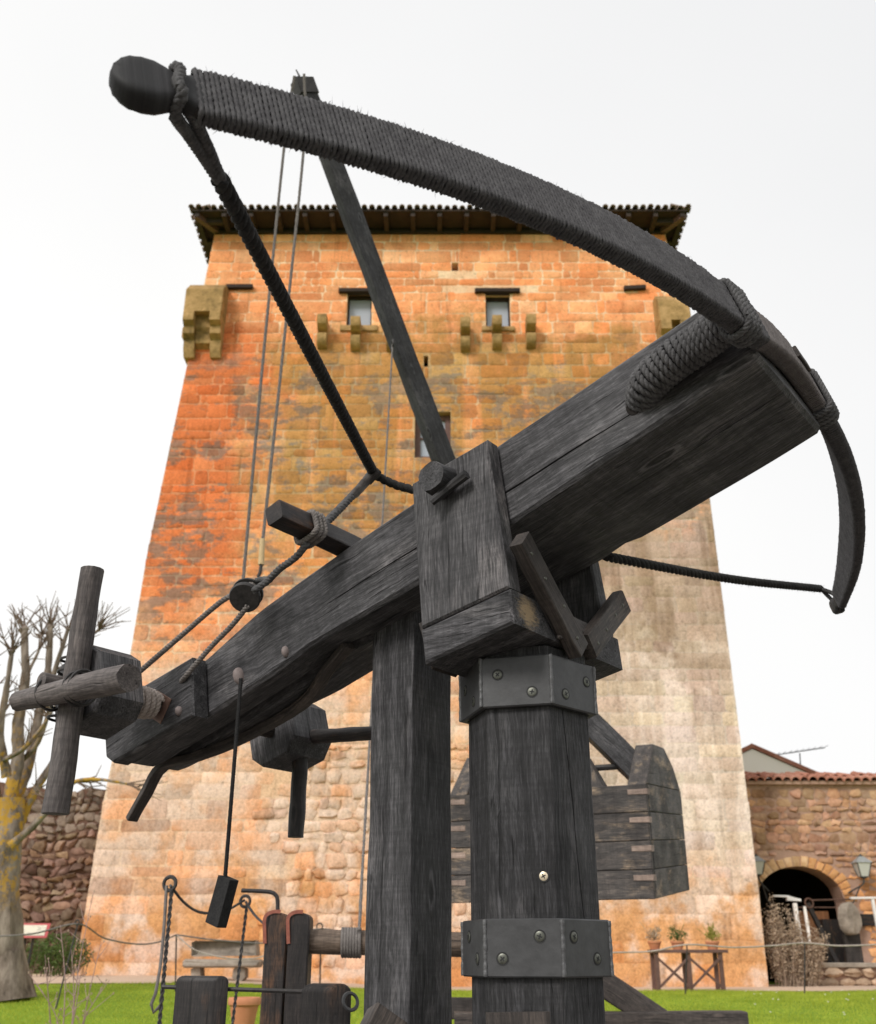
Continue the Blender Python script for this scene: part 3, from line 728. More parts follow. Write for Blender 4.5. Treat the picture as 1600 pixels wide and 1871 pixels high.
for i in range(n):
    x = lerp(ex0 + .15, ex1 - .15, i / (n - 1)); r = MB()
    r.timber((x, ey0 + .05, ez - .12), (x, FY + .5, ez - .12), .13, .15); r.build('rafter', M['rafter'], tower)
for sx in (ex0, ex1):
    for i in range(9):
        y = ey0 + .4 + i * .9; r = MB(); r.timber((sx + (.05 if sx < 0 else -.05), y, ez - .12), (sx * .88, y, ez - .12), .13, .15); r.build('rafter', M['rafter'], tower)
for sx, ix in ((ex0, XL(20.4)), (ex1, XR(20.4))):
    r = MB(); r.timber((sx + (.1 if sx < 0 else -.1), ey0 + .1, ez - .13), (ix * .93, FY + .5, ez - .13), .16, .17); r.build('hip_rafter', M['frame_brown'], tower)
r = MB(); r.timber((XL(20.4) + .02, FY - .02, ZTOP - .0), (XR(20.4) - .02, FY - .02, ZTOP - .0), .16, .12); r.build('wall_plate', M['eave_wood'], tower)

# ---------------------------------------------------------------- left: old rubble wall
LW = 27.5
pl, pr = at(-60, 1440, LW), at(215, 1437, LW)
lwall = thing('rubble_wall', 'dark reddish rubble garden wall behind the pollarded tree', 'wall', ((pl.x + pr.x) / 2, LW, .3))
ltop = lambda x: 4.75 + .14 * math.sin(x * 2.1) + .1 * math.sin(x * 5.3) + .06 * x * 0
mb = MB(); N = 24
for i in range(N):
    xa, xb = lerp(pl.x, pr.x + .6, i / N), lerp(pl.x, pr.x + .6, (i + 1) / N)
    mb.add([(xa, LW, 0), (xb, LW, 0), (xb, LW, ltop(xb)), (xa, LW, ltop(xa)), (xa, LW + .8, ltop(xa)), (xb, LW + .8, ltop(xb))], [(0, 1, 2, 3), (3, 2, 5, 4)])
mb.add([(pl.x, LW + .8, 0), (pr.x + .6, LW + .8, 0), (pr.x + .6, LW + .8, 4.7), (pl.x, LW + .8, 4.7)], [(0, 1, 2, 3)])
mb.build('core', M['rubble_core'], lwall, None)
def rub_tint(x, z):
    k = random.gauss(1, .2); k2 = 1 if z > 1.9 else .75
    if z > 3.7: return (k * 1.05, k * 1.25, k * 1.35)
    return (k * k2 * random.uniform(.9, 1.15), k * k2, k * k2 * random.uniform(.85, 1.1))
st = courses(lambda z: pl.x, lambda z: pr.x + .5, .3, 4.7, (.13, .27), (.16, .40))
lay(st, lwall, M['rubble'], lambda x, d, z: V((x + .06 * math.sin(z * 9), LW - d, z + .05 * math.sin(x * 4))), .008, (.02, .11), .05, .06, .03, rub_tint, 300)

# ---------------------------------------------------------------- right: wall with arch
RW = 26.0
A0 = at(1388, 1690, RW).x; A1 = at(1551, 1690, RW).x; ACX = (A0 + A1) / 2; AH = (A1 - A0) / 2
ZC = at(1467, 1583, RW).z; ZS = at(1388, 1648, RW).z; ZF = at(1500, 1765, RW).z
rx0, rx1, RZT = at(1340, 1600, RW).x, 15.5, at(1480, 1432, RW).z
rwall = thing('arch_wall', 'pinkish rubble stone wall with round arch and clay tile coping', 'wall', (10.5, RW, .2))
def arch_z(x):
    t = (x - ACX) / AH
    return ZS + (ZC - ZS) * math.sqrt(max(0, 1 - t * t)) if abs(t) < 1 else -1
mb = MB()
mb.add([(rx0, RW, 0), (A0, RW, 0), (A0, RW, RZT), (rx0, RW, RZT)], [(0, 1, 2, 3)]); mb.add([(A1, RW, 0), (rx1, RW, 0), (rx1, RW, RZT), (A1, RW, RZT)], [(0, 1, 2, 3)])
N = 20
for i in range(N):
    a, b = lerp(A0, A1, i / N), lerp(A0, A1, (i + 1) / N); za, zb = max(ZS, arch_z(a)), max(ZS, arch_z(b))
    mb.add([(a, RW, za), (b, RW, zb), (b, RW, RZT), (a, RW, RZT), (a, RW + .7, za), (b, RW + .7, zb)], [(0, 1, 2, 3), (0, 4, 5, 1)])
for x in (A0, A1): mb.add([(x, RW, 0), (x, RW, ZS), (x, RW + .7, ZS), (x, RW + .7, 0)], [(0, 1, 2, 3)])
mb.add([(rx0, RW, RZT), (rx1, RW, RZT), (rx1, RW + .7, RZT), (rx0, RW + .7, RZT)], [(0, 1, 2, 3)])
mb.build('core', M['wall_mortar'], rwall, None)
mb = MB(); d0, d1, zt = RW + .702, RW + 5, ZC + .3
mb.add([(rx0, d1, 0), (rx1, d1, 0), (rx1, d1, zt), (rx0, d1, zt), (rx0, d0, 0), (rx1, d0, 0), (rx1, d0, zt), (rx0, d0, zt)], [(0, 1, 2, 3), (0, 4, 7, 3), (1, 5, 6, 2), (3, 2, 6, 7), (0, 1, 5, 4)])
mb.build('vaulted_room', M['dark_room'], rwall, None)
def wskip(x0, x1, z0, z1):
    xm, zm = (x0 + x1) / 2, (z0 + z1) / 2
    rr = 1.17
    t = (xm - ACX) / (AH * rr + (x1 - x0) * .38)
    return abs(t) < 1 and (zm - (z1 - z0) * .5 < ZS + (ZC - ZS + AH * .24) * math.sqrt(1 - t * t))
st = courses(lambda z: rx0, lambda z: 13.6, .3, RZT - .12, (.12, .25), (.16, .40), wskip)
def wall_tint(x, z):
    k = random.gauss(1, .17)
    if z < 2.6 and x > A1: return (k * 1.25, k * 1.02, k * .72)
    return (k * random.uniform(.92, 1.12), k, k * random.uniform(.88, 1.12))
lay(st, rwall, M['wall_stone'], lambda x, d, z: V((x, RW - d, z)), .010, (.01, .055), .04, .06, .025, wall_tint, 300)
nv = 19
for i in range(nv):
    a0, a1 = math.pi * (i + .06) / nv, math.pi * (i + .94) / nv; ri, ro_ = 1.0, random.uniform(1.19, 1.27)
    P = lambda a, r: (ACX - math.cos(a) * AH * r, ZS + math.sin(a) * ((ZC - ZS) + AH * (r - 1)))
    am = (a0 + a1) / 2; m = MB(); q = [P(a0, ri), P(am, ri), P(a1, ri), P(a1, ro_), P(am, ro_), P(a0, ro_)]
    vs, fs = stone_geo(q, lambda x, d, z: V((x, RW - d, z)), random.uniform(.015, .045), .02, -.3); k = random.gauss(1, .13)
    w = 1.0 if i < 11 else .8
    t = (k * (1.02 if i > 10 else 1.05), k * w, k * w * w * .95); b = base_of(rwall)
    obj('arch_stone', [v - b for v in vs], fs, M['voussoir'], rwall, None, [t] * len(vs), 50)
# coping of clay tiles
tile_me2 = tile_me.copy(); tile_me2.materials.clear(); tile_me2.materials.append(M['tile'])
x = rx0
while x < 13.5:
    t = tile(rwall, (x, RW - .22, RZT + .03 + random.uniform(-.02, .02)), random.uniform(-.28, .12), R(14), tile_me2, 1.35); x += .215
mb = MB(); mb.prism([(RW - .14, RZT - .03), (RW + .8, RZT - .03), (RW + .8, RZT + .26), (RW - .14, RZT + .05)], lambda a, d, b: V((d, a, b)), rx0, rx1, .01); mb.build('coping_bed', M['wall_mortar'], rwall, None)
x = rx0 + .1
while x < 13.5:
    t = tile(rwall, (x, RW + .28, RZT + .17 + random.uniform(-.02, .02)), random.uniform(-.2, .2), R(14), tile_me2, 1.35); x += .215
# low cobble wall with a slab in front of the arch
LWY = 25.0
lx0, lx1 = at(1470, 1790, LWY).x, 13.2; zt = at(1550, 1768, LWY).z
cw = thing('cobble_wall', 'low wall of round cobbles topped by a grey slab below arch', 'wall', ((lx0 + lx1) / 2, LWY, .17))
mb = MB(); mb.prism([(lx0, .0), (lx1, .0), (lx1, zt), (lx0, zt)], lambda a, d, b: V((a, LWY + d, b)), .03, .4, .01); mb.build('core', M['wall_mortar'], cw, None)
mb = MB(); mb.prism([(lx0 - .1, zt), (lx1, zt), (lx1, zt + .1), (lx0 - .1, zt + .1)], lambda a, d, b: V((a, LWY + d, b)), -.08, .5, .015); mb.t = [(1, 1, 1)] * len(mb.v); mb.build('slab', M['bench'], cw)
st = courses(lambda z: lx0, lambda z: lx1, .12, zt, (.19, .26), (.26, .44))
lay(st, cw, M['cobble'], lambda x, d, z: V((x, LWY - d, z)), .012, (.08, .16), .02, .12, .09, lambda x, z: (random.gauss(1, .15),) * 3, 300, 'cobble')

# ---------------------------------------------------------------- house behind the wall
HY = 34.0
pk, e0, e1 = at(1374, 1368, HY), at(1340, 1386, HY), at(1466, 1408, HY)
house = thing('house', 'cream gabled house roof peeking over the tiled wall', 'house', (pk.x, HY + 3, .2))
sl = (pk.z - e1.z) / (e1.x - pk.x); hx0, hx1 = pk.x - 4.0, pk.x + 4.0
mb = MB(); mb.prism([(hx0, 0), (hx1, 0), (hx1, pk.z - 4 * sl), (pk.x, pk.z), (hx0, pk.z - 4 * sl)], lambda a, d, b: V((a, HY + d, b)), 0, 7, .01); mb.build('wall', M['plaster'], house, None)
for s_ in (-1, 1):
    m = MB(); m.prism([(pk.x - s_ * .01, pk.z + .02), (pk.x + s_ * 4.5, pk.z - 4.5 * sl + .02), (pk.x + s_ * 4.5, pk.z - 4.5 * sl + .17), (pk.x - s_ * .01, pk.z + .17)], lambda a, d, b: V((a, HY + d, b)), -.06, 7.2, .01)
    m.t = [(.8, .75, .75)] * len(m.v); m.build('roof', M['tile'], house, None)
a0 = at(1470, 1408, HY); a1 = at(1470, 1371, HY)
an = thing('antenna', 'thin television aerial on the house roof', 'antenna', (a0.x, HY + .5, a0.z - .4))
m = MB(); m.tube([(a0.x, HY + .5, a0.z - .6), (a1.x, HY + .5, a1.z)], .02, 6); m.build('mast', M['lamp_metal'], an)
pa, pb = at(1420, 1379, HY + .5), at(1507, 1366, HY + .5)
m = MB(); m.tube([pa, pb], .016, 6); bo = m.build('boom', M['lamp_metal'], an)
for i in range(9):
    p = pa.lerp(pb, i / 8); m = MB(); m.tube([p + V((0, -.3, .02)), p + V((0, .3, .02))], .009, 4); m.build('element', M['lamp_metal'], bo)

# ---------------------------------------------------------------- pollarded tree (left)
def limb(mb, pts, r0, r1, sides=9, step=.12, rough=.35):
    mb.tube(pts, lambda t: lerp(r0, r1, t), sides, None, True, rough, step)
TY = 16.0
tp = at(5, 1790, TY)
tree = thing('tree', 'bare pollarded tree with yellow lichen on its grey trunk', 'tree', (tp.x, TY, ground_z(tp.x, TY)))
T = lambda px, py, dy=0: at(px, py, TY + dy)
m = MB()
limb(m, [T(2, 1815), T(6, 1740), T(4, 1600), T(12, 1520), T(16, 1460)], .30, .20, 14)
m.tube([T(2, 1830), T(3, 1800), T(6, 1740)], lambda t: lerp(.42, .29, t), 14, None, True, .25, .1)
m.build('trunk', M['bark'], tree, 60)
LIMBS = [([T(10, 1500), T(30, 1400), T(34, 1320), T(46, 1240), T(44, 1150)], .19, .10),
         ([T(0, 1520), T(-20, 1400), T(-24, 1300), T(-30, 1180)], .2, .11),
         ([T(20, 1480, .3), T(50, 1400, .4), T(72, 1300, .5), T(88, 1220, .6), T(92, 1145, .6)], .16, .08),
         ([T(16, 1500, .6), T(46, 1420, .9), T(66, 1330, 1), T(92, 1250, 1.1), T(124, 1150, 1.1)], .13, .06),
         ([T(14, 1560, .2), T(50, 1470, .2), T(92, 1400, .3), T(130, 1330, .4), T(168, 1290, .5)], .15, .05),
         ([T(20, 1545, -.3), T(70, 1500, -.4), T(120, 1440, -.5), T(150, 1425, -.5), T(188, 1425, -.6), T(232, 1432, -.6)], .10, .025),
         ([T(12, 1420, -.4), T(0, 1340, -.6), T(10, 1270, -.7), T(22, 1190, -.8)], .12, .055),
         ([T(40, 1390, .2), T(70, 1355, 0), T(92, 1290, -.1), T(108, 1240, -.2), T(150, 1175, -.2), T(180, 1150, -.3)], .07, .03),
         ([T(4, 1390, -.5), T(40, 1370, -.8), T(76, 1330, -1), T(100, 1290, -1.1), T(120, 1262, -1.2)], .06, .03),
         ([T(30, 1330, .4), T(38, 1260, .5), T(70, 1190, .6), T(76, 1160, .7)], .07, .035)]
tw = MB()
def twigs(p, d, n, ln, r=.012):
    for _ in range(n):
        e = (d + V((random.gauss(0, .45), random.gauss(0, .45), random.gauss(0, .35)))).normalized(); l = random.uniform(.5, 1) * ln
        q = p + e * l; mid = p + e * l * .5 + V((random.gauss(0, .03), random.gauss(0, .03), random.gauss(0, .03)))
        tw.tube([p, mid, q], r, 5, r * .35)
        if random.random() < .5: tw.tube([mid, mid + (e + V((random.gauss(0, .6), random.gauss(0, .6), .2))).normalized() * l * .4], r * .6, 4, r * .3)
for pts, r0, r1 in LIMBS:
    r0 *= .62; r1 *= .55; m = MB(); limb(m, pts, r0, r1)
    e = pts[-1]; d = (pts[-1] - pts[-2]).normalized()
    if r1 > .016: m.sphere(e, r1 * 1.35, r1 * 1.2, r1 * 1.2, 9, 6, None, .6)
    m.build('limb', M['bark'], tree, 60)
    twigs(e, d, 12 if r1 > .016 else 4, .62)
    for k in range(6):
        i = random.randint(1, len(pts) - 2); p = pts[i].lerp(pts[i + 1], random.random())
        twigs(p, (d + V((random.gauss(0, .8), random.gauss(0, .5), .3))).normalized(), 2, .6, .014)
tw.build('crown', M['twig_dry'], tree, 60)
# ================================================================ THE BALLISTA
HX, HY_, HR, HA = .205, 2.352, .139, R(-74.7)
bal = thing('ballista', 'huge black timber siege crossbow on posts in the foreground', 'siege crossbow', (HX, HY_, 0))
WOOD = M['wood']
# -- stock (the long beam), with drying cracks cut into it
TOPT = [(-1.40, -.075), (-.995, -.046), (-.765, -.004), (-.462, .012), (-.2, .016), (.066, .021), (.67, .033)]
BOTT = [(-1.40, -.178), (-1.33, -.212), (-.979, -.211), (-.751, -.204), (-.621, -.189), (-.281, -.196), (.064, -.188), (.667, -.154)]
def stock():
    U = sorted(set([-1.385, -1.36] + [round(-1.34 + .04 * i, 3) for i in range(50)] + [.655, .667])); U = [u for u in U if u <= .667]
    rings, gxs, gyz = [], [], []
    for i, u in enumerate(U):
        t, b = interp(TOPT, u), interp(BOTT, u); hn = .182; hf = interp([(-1.4, .0), (-1.0, .03), (-.65, .09), (-.25, .155), (.05, .182), (1, .182)], u)
        if i in (0, len(U) - 1): t -= .006; b += .006; hn -= .006; hf -= .006
        jj = lambda k, a=.0016: mnoise.noise(V((u * 5, k * 7.7, 3))) * a
        wc = -.108 + .006 * mnoise.noise(V((u * 4, 0, 1)))
        act = max(sstep(-.02, .02, u) * sstep(.5, .42, u), sstep(-.52, -.47, u) * sstep(-.16, -.2, u)); dc = .016 * act; gw = .0012 + .0008 * abs(mnoise.noise(V((u * 9, 4, 4)))) * act
        sl_ = sstep(-.42, -.52, u); vc = lerp(.03, .075, sl_) + .02 * mnoise.noise(V((u * 3, 9, 1))) * (1 - sl_); db = max(.012 * sstep(.1, .2, u), .06 * sl_); gb = .001 + .02 * sl_
        ch = .009; bf = b - .024 * sstep(-.1, .6, u)
        nick = .016 * max(0, 1 - abs(u - .13) / .05) if .05 < u < .2 else 0
        P = [(hn - ch, t), (hn, t - ch), (hn, wc + gw * 1.5), (hn - dc, wc), (hn, wc - gw * 1.5), (hn, b + ch), (hn - ch, b),
             (vc + gb, lerp(b, bf, .42)), (vc, lerp(b, bf, .42) + db), (vc - gb, lerp(b, bf, .42)), (-hf + ch + nick, bf), (-hf, bf + ch + nick), (-hf, (b + t) / 2), (-hf, t - ch), (-hf + ch, t), (0, t + .002)]
        P = [(v + jj(k), w + jj(k + 31)) for k, (v, w) in enumerate(P)]
        rings.append([B(u, v, w) for v, w in P]); gxs.append(u); gyz.append(P)
    mb = MB(); mb.loft(rings, gxs, True, True, (3.1, 1.7, .4), gyz); return mb.build('stock', WOOD, bal, 22)
stk = stock()
# flat black disc: shade inside the lashing hole put in as colour
m = MB(); c = (.412, -.078); m.add([B(c[0] + .05 * math.cos(a) * .82, .1835, c[1] + .034 * math.sin(a) + .02 * math.cos(a)) for a in [2 * math.pi * i / 20 for i in range(20)]], [tuple(range(20))]); m.build('lashing_hole_shade', M['black'], stk, None)
# -- side block at the tail
m = MB(); m.prism([(-1.366, -.188), (-1.335, -.219), (-1.0, -.224), (-.985, -.058), (-1.2, -.05), (-1.366, -.06)], lambda a, d, b: B(a, d, b), .183, .24, .006, swap=True); blk = m.build('side_block', WOOD, bal)
pc = onv(291, 1292, .241); pd = pc - P0; pu, pw = pd.dot(AX), pd.dot(UP)
m = MB(); m.prism([(pu - .052, pw), (pu, pw - .05), (pu + .052, pw), (pu, pw + .05)], lambda a, d, b: B(a, d, b), .2405, .244, .001); m.build('metal_plate', M['copper'], blk)
def knob(px, py, v, ru, rw, out, par, mat='rivet'):
    p = onv(px, py, v); m = MB(); m.sphere(p, ru, out, rw, 10, 6, (AX, LAT, UP), .15); return m.build('peg', M[mat], par, 60)
knob(327, 1299, .241, .011, .013, .012, blk); knob(522, 1191, .183, .010, .016, .014, stk); knob(438, 1236, .183, .014, .026, .022, stk)
# -- windlass: near and far heads on one axle
AXU, AXW = -1.13, -.138
OCT = lambda h, c: [(AXU + a, AXW + b) for a, b in ((h - c, -h), (h, -h + c), (h, h - c), (h - c, h), (-h + c, h), (-h, h - c), (-h, -h + c), (-h + c, -h))]
def pole(par, p0, p1, r0, r1, mat, rough=.12, name='handle'):
    m = MB(); n = 14; m.tube([V(p0).lerp(V(p1), i / n) for i in range(n + 1)], lambda t: lerp(r0, r1, t), 12, None, True, rough); return m.build(name, M[mat], par, 55)
m = MB(); m.prism(OCT(.096, .036), B, .365, .50, .006); hub = m.build('windlass_head', M['wood_worn'], bal, 30)
p1 = pole(hub, onv(168, 1040, .53), onv(101, 1487, .53), .030, .033, 'wood_pole')
p2 = pole(hub, onv(34, 1281, .585), onv(236, 1238, .585), .026, .034, 'wood_pole')
pole(hub, B(AXU, .50, AXW), B(AXU, .60, AXW), .02, .02, 'wood_pole', .05, 'axle_end')
d1 = (onv(101, 1487, .53) - onv(168, 1040, .53)).normalized(); d2 = (onv(236, 1238, .545) - onv(34, 1281, .545)).normalized()
for px, py in ((139, 1205), (134, 1231), (122, 1290), (116, 1314)):
    m = MB(); q = d1 + LAT * random.uniform(-.15, .15) + AX * random.uniform(-.1, .2); m.torus(onv(px, py, .515), q, .038, .0035); m.build('iron_hoop', M['iron'], hub, 60)
for px, py in ((92, 1268), (142, 1259), (152, 1256)):
    m = MB(); m.torus(onv(px, py, .57), d2 + UP * random.uniform(-.15, .15), .041, .004); m.build('iron_hoop', M['iron'], hub, 60)
m = MB()   # rope wound on the axle
pts = [B(AXU + (.028 + .008 * math.sin(math.pi * t)) * math.cos(2 * math.pi * 5 * t), .25 + .09 * t, AXW + (.028 + .008 * math.sin(math.pi * t)) * math.sin(2 * math.pi * 5 * t)) for t in [i / 70 for i in range(71)]]
m.rope(pts, .0085, 3, .03); m.build('axle_rope', M['rope_pale'], bal, 60)
pole(bal, B(AXU, -.42, AXW), B(AXU, .33, AXW), .022, .022, 'wood_brown', .03, 'axle')
m = MB(); m.prism(OCT(.094, .04), B, -.345, -.18, .006); hubf = m.build('windlass_head', WOOD, bal, 30)
pole(hubf, onv(572, 1346, -.27), onv(720, 1337, -.27), .022, .020, 'wood_tar')
pole(hubf, onv(549, 1380, -.27), onv(540, 1530, -.27), .024, .024, 'wood_tar')
p = onv(489, 1330, -.175); m = MB(); m.sphere(p, .02, .012, .028, 9, 6, (AX, LAT, UP), .5); m.build('peg', M['rope_pale'], hubf)
# -- release lever bent under the stock
m = MB(); m.timber(None, None, .034, .022, UP, .004, path=smoothpath([B(-.56, .10, -.195), B(-.66, .075, -.212), B(-.78, .02, -.224), B(-.9, .0, -.224), B(-1.06, .01, -.226), B(-1.2, .05, -.226), onv(298, 1400, .055), onv(268, 1448, .05), onv(240, 1497, .045)], .02)); m.build('release_lever', M['wood_brown'], bal)
# -- cradle: two cheeks on a base block, pin, braces
n = NT('scraped_timber'); src = WOOD.copy(); src.name = 'scraped_timber'; bpy.data.materials.remove(n.m)
nt_ = src.node_tree; bs = nt_.nodes['Principled BSDF']; old = bs.inputs['Base Color'].links[0].from_socket
geo = nt_.nodes.new('ShaderNodeNewGeometry'); vm = nt_.nodes.new('ShaderNodeVectorMath'); vm.operation = 'DISTANCE'; vm.inputs[1].default_value = onplane(968, 1118, HP(.112, 0, 1.4), HD)
nz = nt_.nodes.new('ShaderNodeTexNoise'); nz.inputs['Scale'].default_value = 30; mr = nt_.nodes.new('ShaderNodeMapRange'); ma = nt_.nodes.new('ShaderNodeMath'); ma.operation = 'MULTIPLY_ADD'; ma.inputs[1].default_value = .06; mxn = nt_.nodes.new('ShaderNodeMix'); mxn.data_type = 'RGBA'
nt_.links.new(geo.outputs['Position'], vm.inputs[0]); nt_.links.new(nz.outputs[0], ma.inputs[0]); nt_.links.new(vm.outputs['Value'], ma.inputs[2]); nt_.links.new(ma.outputs[0], mr.inputs[0])
mr.inputs[1].default_value = .075; mr.inputs[2].default_value = .045; mxn.inputs[7].default_value = (.30, .22, .13, 1)
nt_.links.new(mr.outputs[0], mxn.inputs[0]); nt_.links.new(old, mxn.inputs[6]); nt_.links.new(mxn.outputs[2], bs.inputs['Base Color']); M['wood_scraped'] = src
SEAM = [(-.14, 1.43), (.101, 1.478)]
for v0, v1 in ((.186, .236), (-.186, -.236)):
    m = MB(); m.prism([(-.172, 1.802), (.050, 1.853), (.101, 1.4795), (-.14, 1.4315)], lambda a, d, b: HP(a, d, b), v0, v1, .005); m.build('cheek', M['wood_worn'], bal)
m = MB(); m.prism([(-.14, 1.428), (.1025, 1.4765), (.110, 1.397), (-.128, 1.347)], lambda a, d, b: HP(a, d, b), .238, -.256, .006, swap=True); m.build('base_block', M['wood_scraped'], bal)
m = MB(); m.prism([(-.178, 1.46), (-.150, 1.465), (-.120, 1.36), (-.140, 1.345)], lambda a, d, b: HP(a, d, b), .20, .10, .004); m.build('wedge', M['wood_brown'], bal)
pin_c = onv(812, 884, .236) - P0; pu, pw = pin_c.dot(AX), pin_c.dot(UP)
m = MB(); m.tube([B(pu, .19 + .02 * i, pw) for i in range(6)], .041, 14, .036, True, .16); pin = m.build('pin', M['wood_post'], bal, 50)
m = MB(); m.tube([onv(788, 918, .275), onv(818, 893, .26), onv(852, 866, .262)], .010, 8, .012, True, .2); m.build('peg', M['wood_post'], pin)
FP, FN = HP(.112, 0, 1.4), HD
fr = lambda px, py, d=0: onplane(px, py, FP + HD * d, FN)
def brace(a, b, w, t):
    m = MB(); c0, c1 = fr(*a, t / 2), fr(*b, t / 2); m.timber(c0, c1, t, w, (c1 - c0).cross(HD), .004, 6, .001); o = m.build('brace', M['wood_brown'], bal); return o, c0, c1
b1, c0, c1 = brace((948, 985), (1056, 1190), .052, .035)
b2, e0, e1 = brace((1135, 1100), (1072, 1183), .062, .03)
def nail(par, p, n, r=.0045, mat='screw'):
    m = MB(); m.lathe(p, [(r, -.001), (r, .0006), (r * .6, .0018), (.0004, .002)], 8, n); m.build('nail', M[mat], par, 60)
for o, a, b in ((b1, c0, c1), (b2, e0, e1)):
    for t in (.12, .34, .62, .88): nail(o, a.lerp(b, t) + HD * (.0352 / 2 if o is b1 else .0302 / 2) + (a - b).cross(HD).normalized() * random.uniform(-.01, .01), HD)
m = MB(); m.prism([(.111, 1.475), (.113, 1.40), (.128, 1.40), (.126, 1.44)], HP, .07, -.10, .003); m.build('filler_block', M['wood_brown'], bal)
# -- hexagonal post, with a long drying crack down its right face
def hexring(r, z, groove=0, gpos=.45):
    vs = []
    for k in range(6):
        a, b = HA + k * R(60), HA + (k + 1) * R(60)
        p, q = V((math.cos(a), math.sin(a))) * r, V((math.cos(b), math.sin(b))) * r
        d = (q - p); nrm = V((d.y, -d.x)).normalized()
        if nrm.dot(p) < 0: nrm = -nrm
        cut = (.06, .94)
        seq = [p + d * cut[0] * .3 - nrm * .0, p + d * .06]
        if k == 0: seq += [p + d * (gpos - .012), p + d * gpos - nrm * groove, p + d * (gpos + .012)]
        else: seq += [p + d * .49, p + d * .5, p + d * .51]
        seq += [p + d * .94, q - d * .06 * .3]
        vs += seq
    return vs
rings, gxs, gyz = [], [], []
for i in range(41):
    z = lerp(.02, 1.385, i / 40); g = .014 * sstep(.78, .86, z) * sstep(1.3, 1.2, z); gp = lerp(.62, .30, (z - .8) / .5) + .02 * mnoise.noise(V((z * 6, 1, 2)))
    q = hexring(HR, z, g, max(.2, min(.75, gp)))
    q = [p * (1 + .006 * mnoise.noise(V((p.x * 9, p.y * 9, z * 5)))) for p in q]
    rings.append([V((HX + p.x, HY_ + p.y, z)) for p in q]); gxs.append(z); gyz.append([(p.x, p.y) for p in q])
m = MB(); m.loft(rings, gxs, True, True, (1, 2, 3), gyz); post = m.build('hexagonal_post', M['wood_post'], bal, 12)
def hexface(k, dr=0):
    a, b = HA + k * R(60), HA + (k + 1) * R(60); n = V((math.cos((a + b) / 2), math.sin((a + b) / 2), 0))
    return V((HX, HY_, 0)) + n * (HR * math.cos(R(30)) + dr), n
def screw(par, k, px, py, dr, mat='screw', r=.0098):
    p, n = hexface(k, dr); q = onplane(px, py, p, n)
    m = MB(); m.lathe(q, [(r * 1.32, -.002), (r * 1.32, .0006), (r * .98, .0004), (.0005, .0003)], 16, n); m.build('screw_hole', M['recess'], par, 60)
    m = MB(); m.lathe(q, [(r, -.002), (r, .0012), (r * .72, .0022), (.0005, .0018)], 16, n)
    o = m.build('screw', M[mat], par, 60)
    a = V((0, 0, 1)); s = n.cross(a); t = random.uniform(0, 1.5); a, s = a * math.cos(t) + s * math.sin(t), s * math.cos(t) - a * math.sin(t)
    m = MB()
    for d, e in ((a, s), (s, a)): m.add([q + n * .0024 + d * r * .55 + e * r * .13, q + n * .0024 + d * r * .55 - e * r * .13, q + n * .0024 - d * r * .55 - e * r * .13, q + n * .0024 - d * r * .55 + e * r * .13], [(0, 1, 2, 3)])
    m.v = [v + n * (.0002 * (i // 4)) for i, v in enumerate(m.v)]
    m.build('cross_slot', M['recess'], par, None)
def band(z0, z1, screws):
    m = MB(); zs_ = [z0, z0 + .003, z1 - .003, z1]; rr = [HR + .016, HR + .019, HR + .019, HR + .016]
    rings = []
    for z, r_ in zip(zs_, rr):
        rings.append([V((HX + math.cos(HA + k * R(60) + dd) * r_, HY_ + math.sin(HA + k * R(60) + dd) * r_, z)) for k in range(6) for dd in (0,)])
    # flatten: the small offsets round the six corners
    inner = [[V((HX + (p.x - HX) * .92, HY_ + (p.y - HY_) * .92, z)) for p in rings[0]] for z in (z0, z1)]
    m.loft([inner[0]] + rings + [inner[1]], [z0] + zs_ + [z1], False); o = m.build('iron_band', M['band'], bal, 25)
    for k in range(6):
        a = HA + k * R(60); w = MB(); n = 72
        c = [V((HX + math.cos(a + random.gauss(0, .0012)) * (HR + .0178), HY_ + math.sin(a + random.gauss(0, .0012)) * (HR + .0185), lerp(z0 + .002, z1 - .002, i / n))) for i in range(n + 1)]
        w.tube(c, lambda t: .0042 + .0005 * math.sin(t * 15) + .0003 * math.sin(t * 41), 10); w.build('weld_seam', M['weld'], o, 60)
    for k, px, py in screws: screw(o, k, px, py, .01655)
yn = HY_ - HR * .96
band(at(1005, 1290, yn).z, at(1005, 1198, yn).z, [(5, 909, 1233), (5, 972, 1264), (0, 1033, 1268), (0, 1071, 1246), (4, 850, 1262), (4, 865, 1282)])
band(at(1022, 1787, yn).z, at(1022, 1678, yn).z, [(5, 986, 1711), (5, 918, 1752), (0, 1048, 1712), (0, 1091, 1752), (4, 857, 1712), (4, 872, 1752)])
screw(post, 5, 993, 1601, .001, 'screw_new', .009)
# -- square rear post, sills and feet
c0 = HP(-.358, 0, 0); m = MB(); m.timber(c0 + V((0, 0, .02)), HP(-.352, 0, 1.565), .132, .157, LAT, .005, 20, .002); m.build('rear_post', WOOD, bal)
m = MB(); m.timber(at(945, 1849, 2.16), at(945, 1849, 2.16) - V((-.01, .02, .62)), .12, .06, (0, 1, 0), .006, 4); m.build('foot_block', M['wood_brown'], bal)
q = at(708, 1838, 2.42); m = MB(); m.timber(q + V((0, 0, -.02)), q + V((-.30, -.28, -.6)), .07, .08, UP, .006, 4); m.build('rear_strut', M['wood_brown'], bal)
m = MB(); m.timber(HP(-1.0, 0, .06), HP(.6, 0, .06), .2, .12, (0, 0, 1), .008, 4); m.build('sill', WOOD, bal)
m = MB(); m.timber(HP(0, -.7, .065), HP(0, .7, .065), .2, .11, (0, 0, 1), .008, 4); m.build('cross_sill', WOOD, bal)

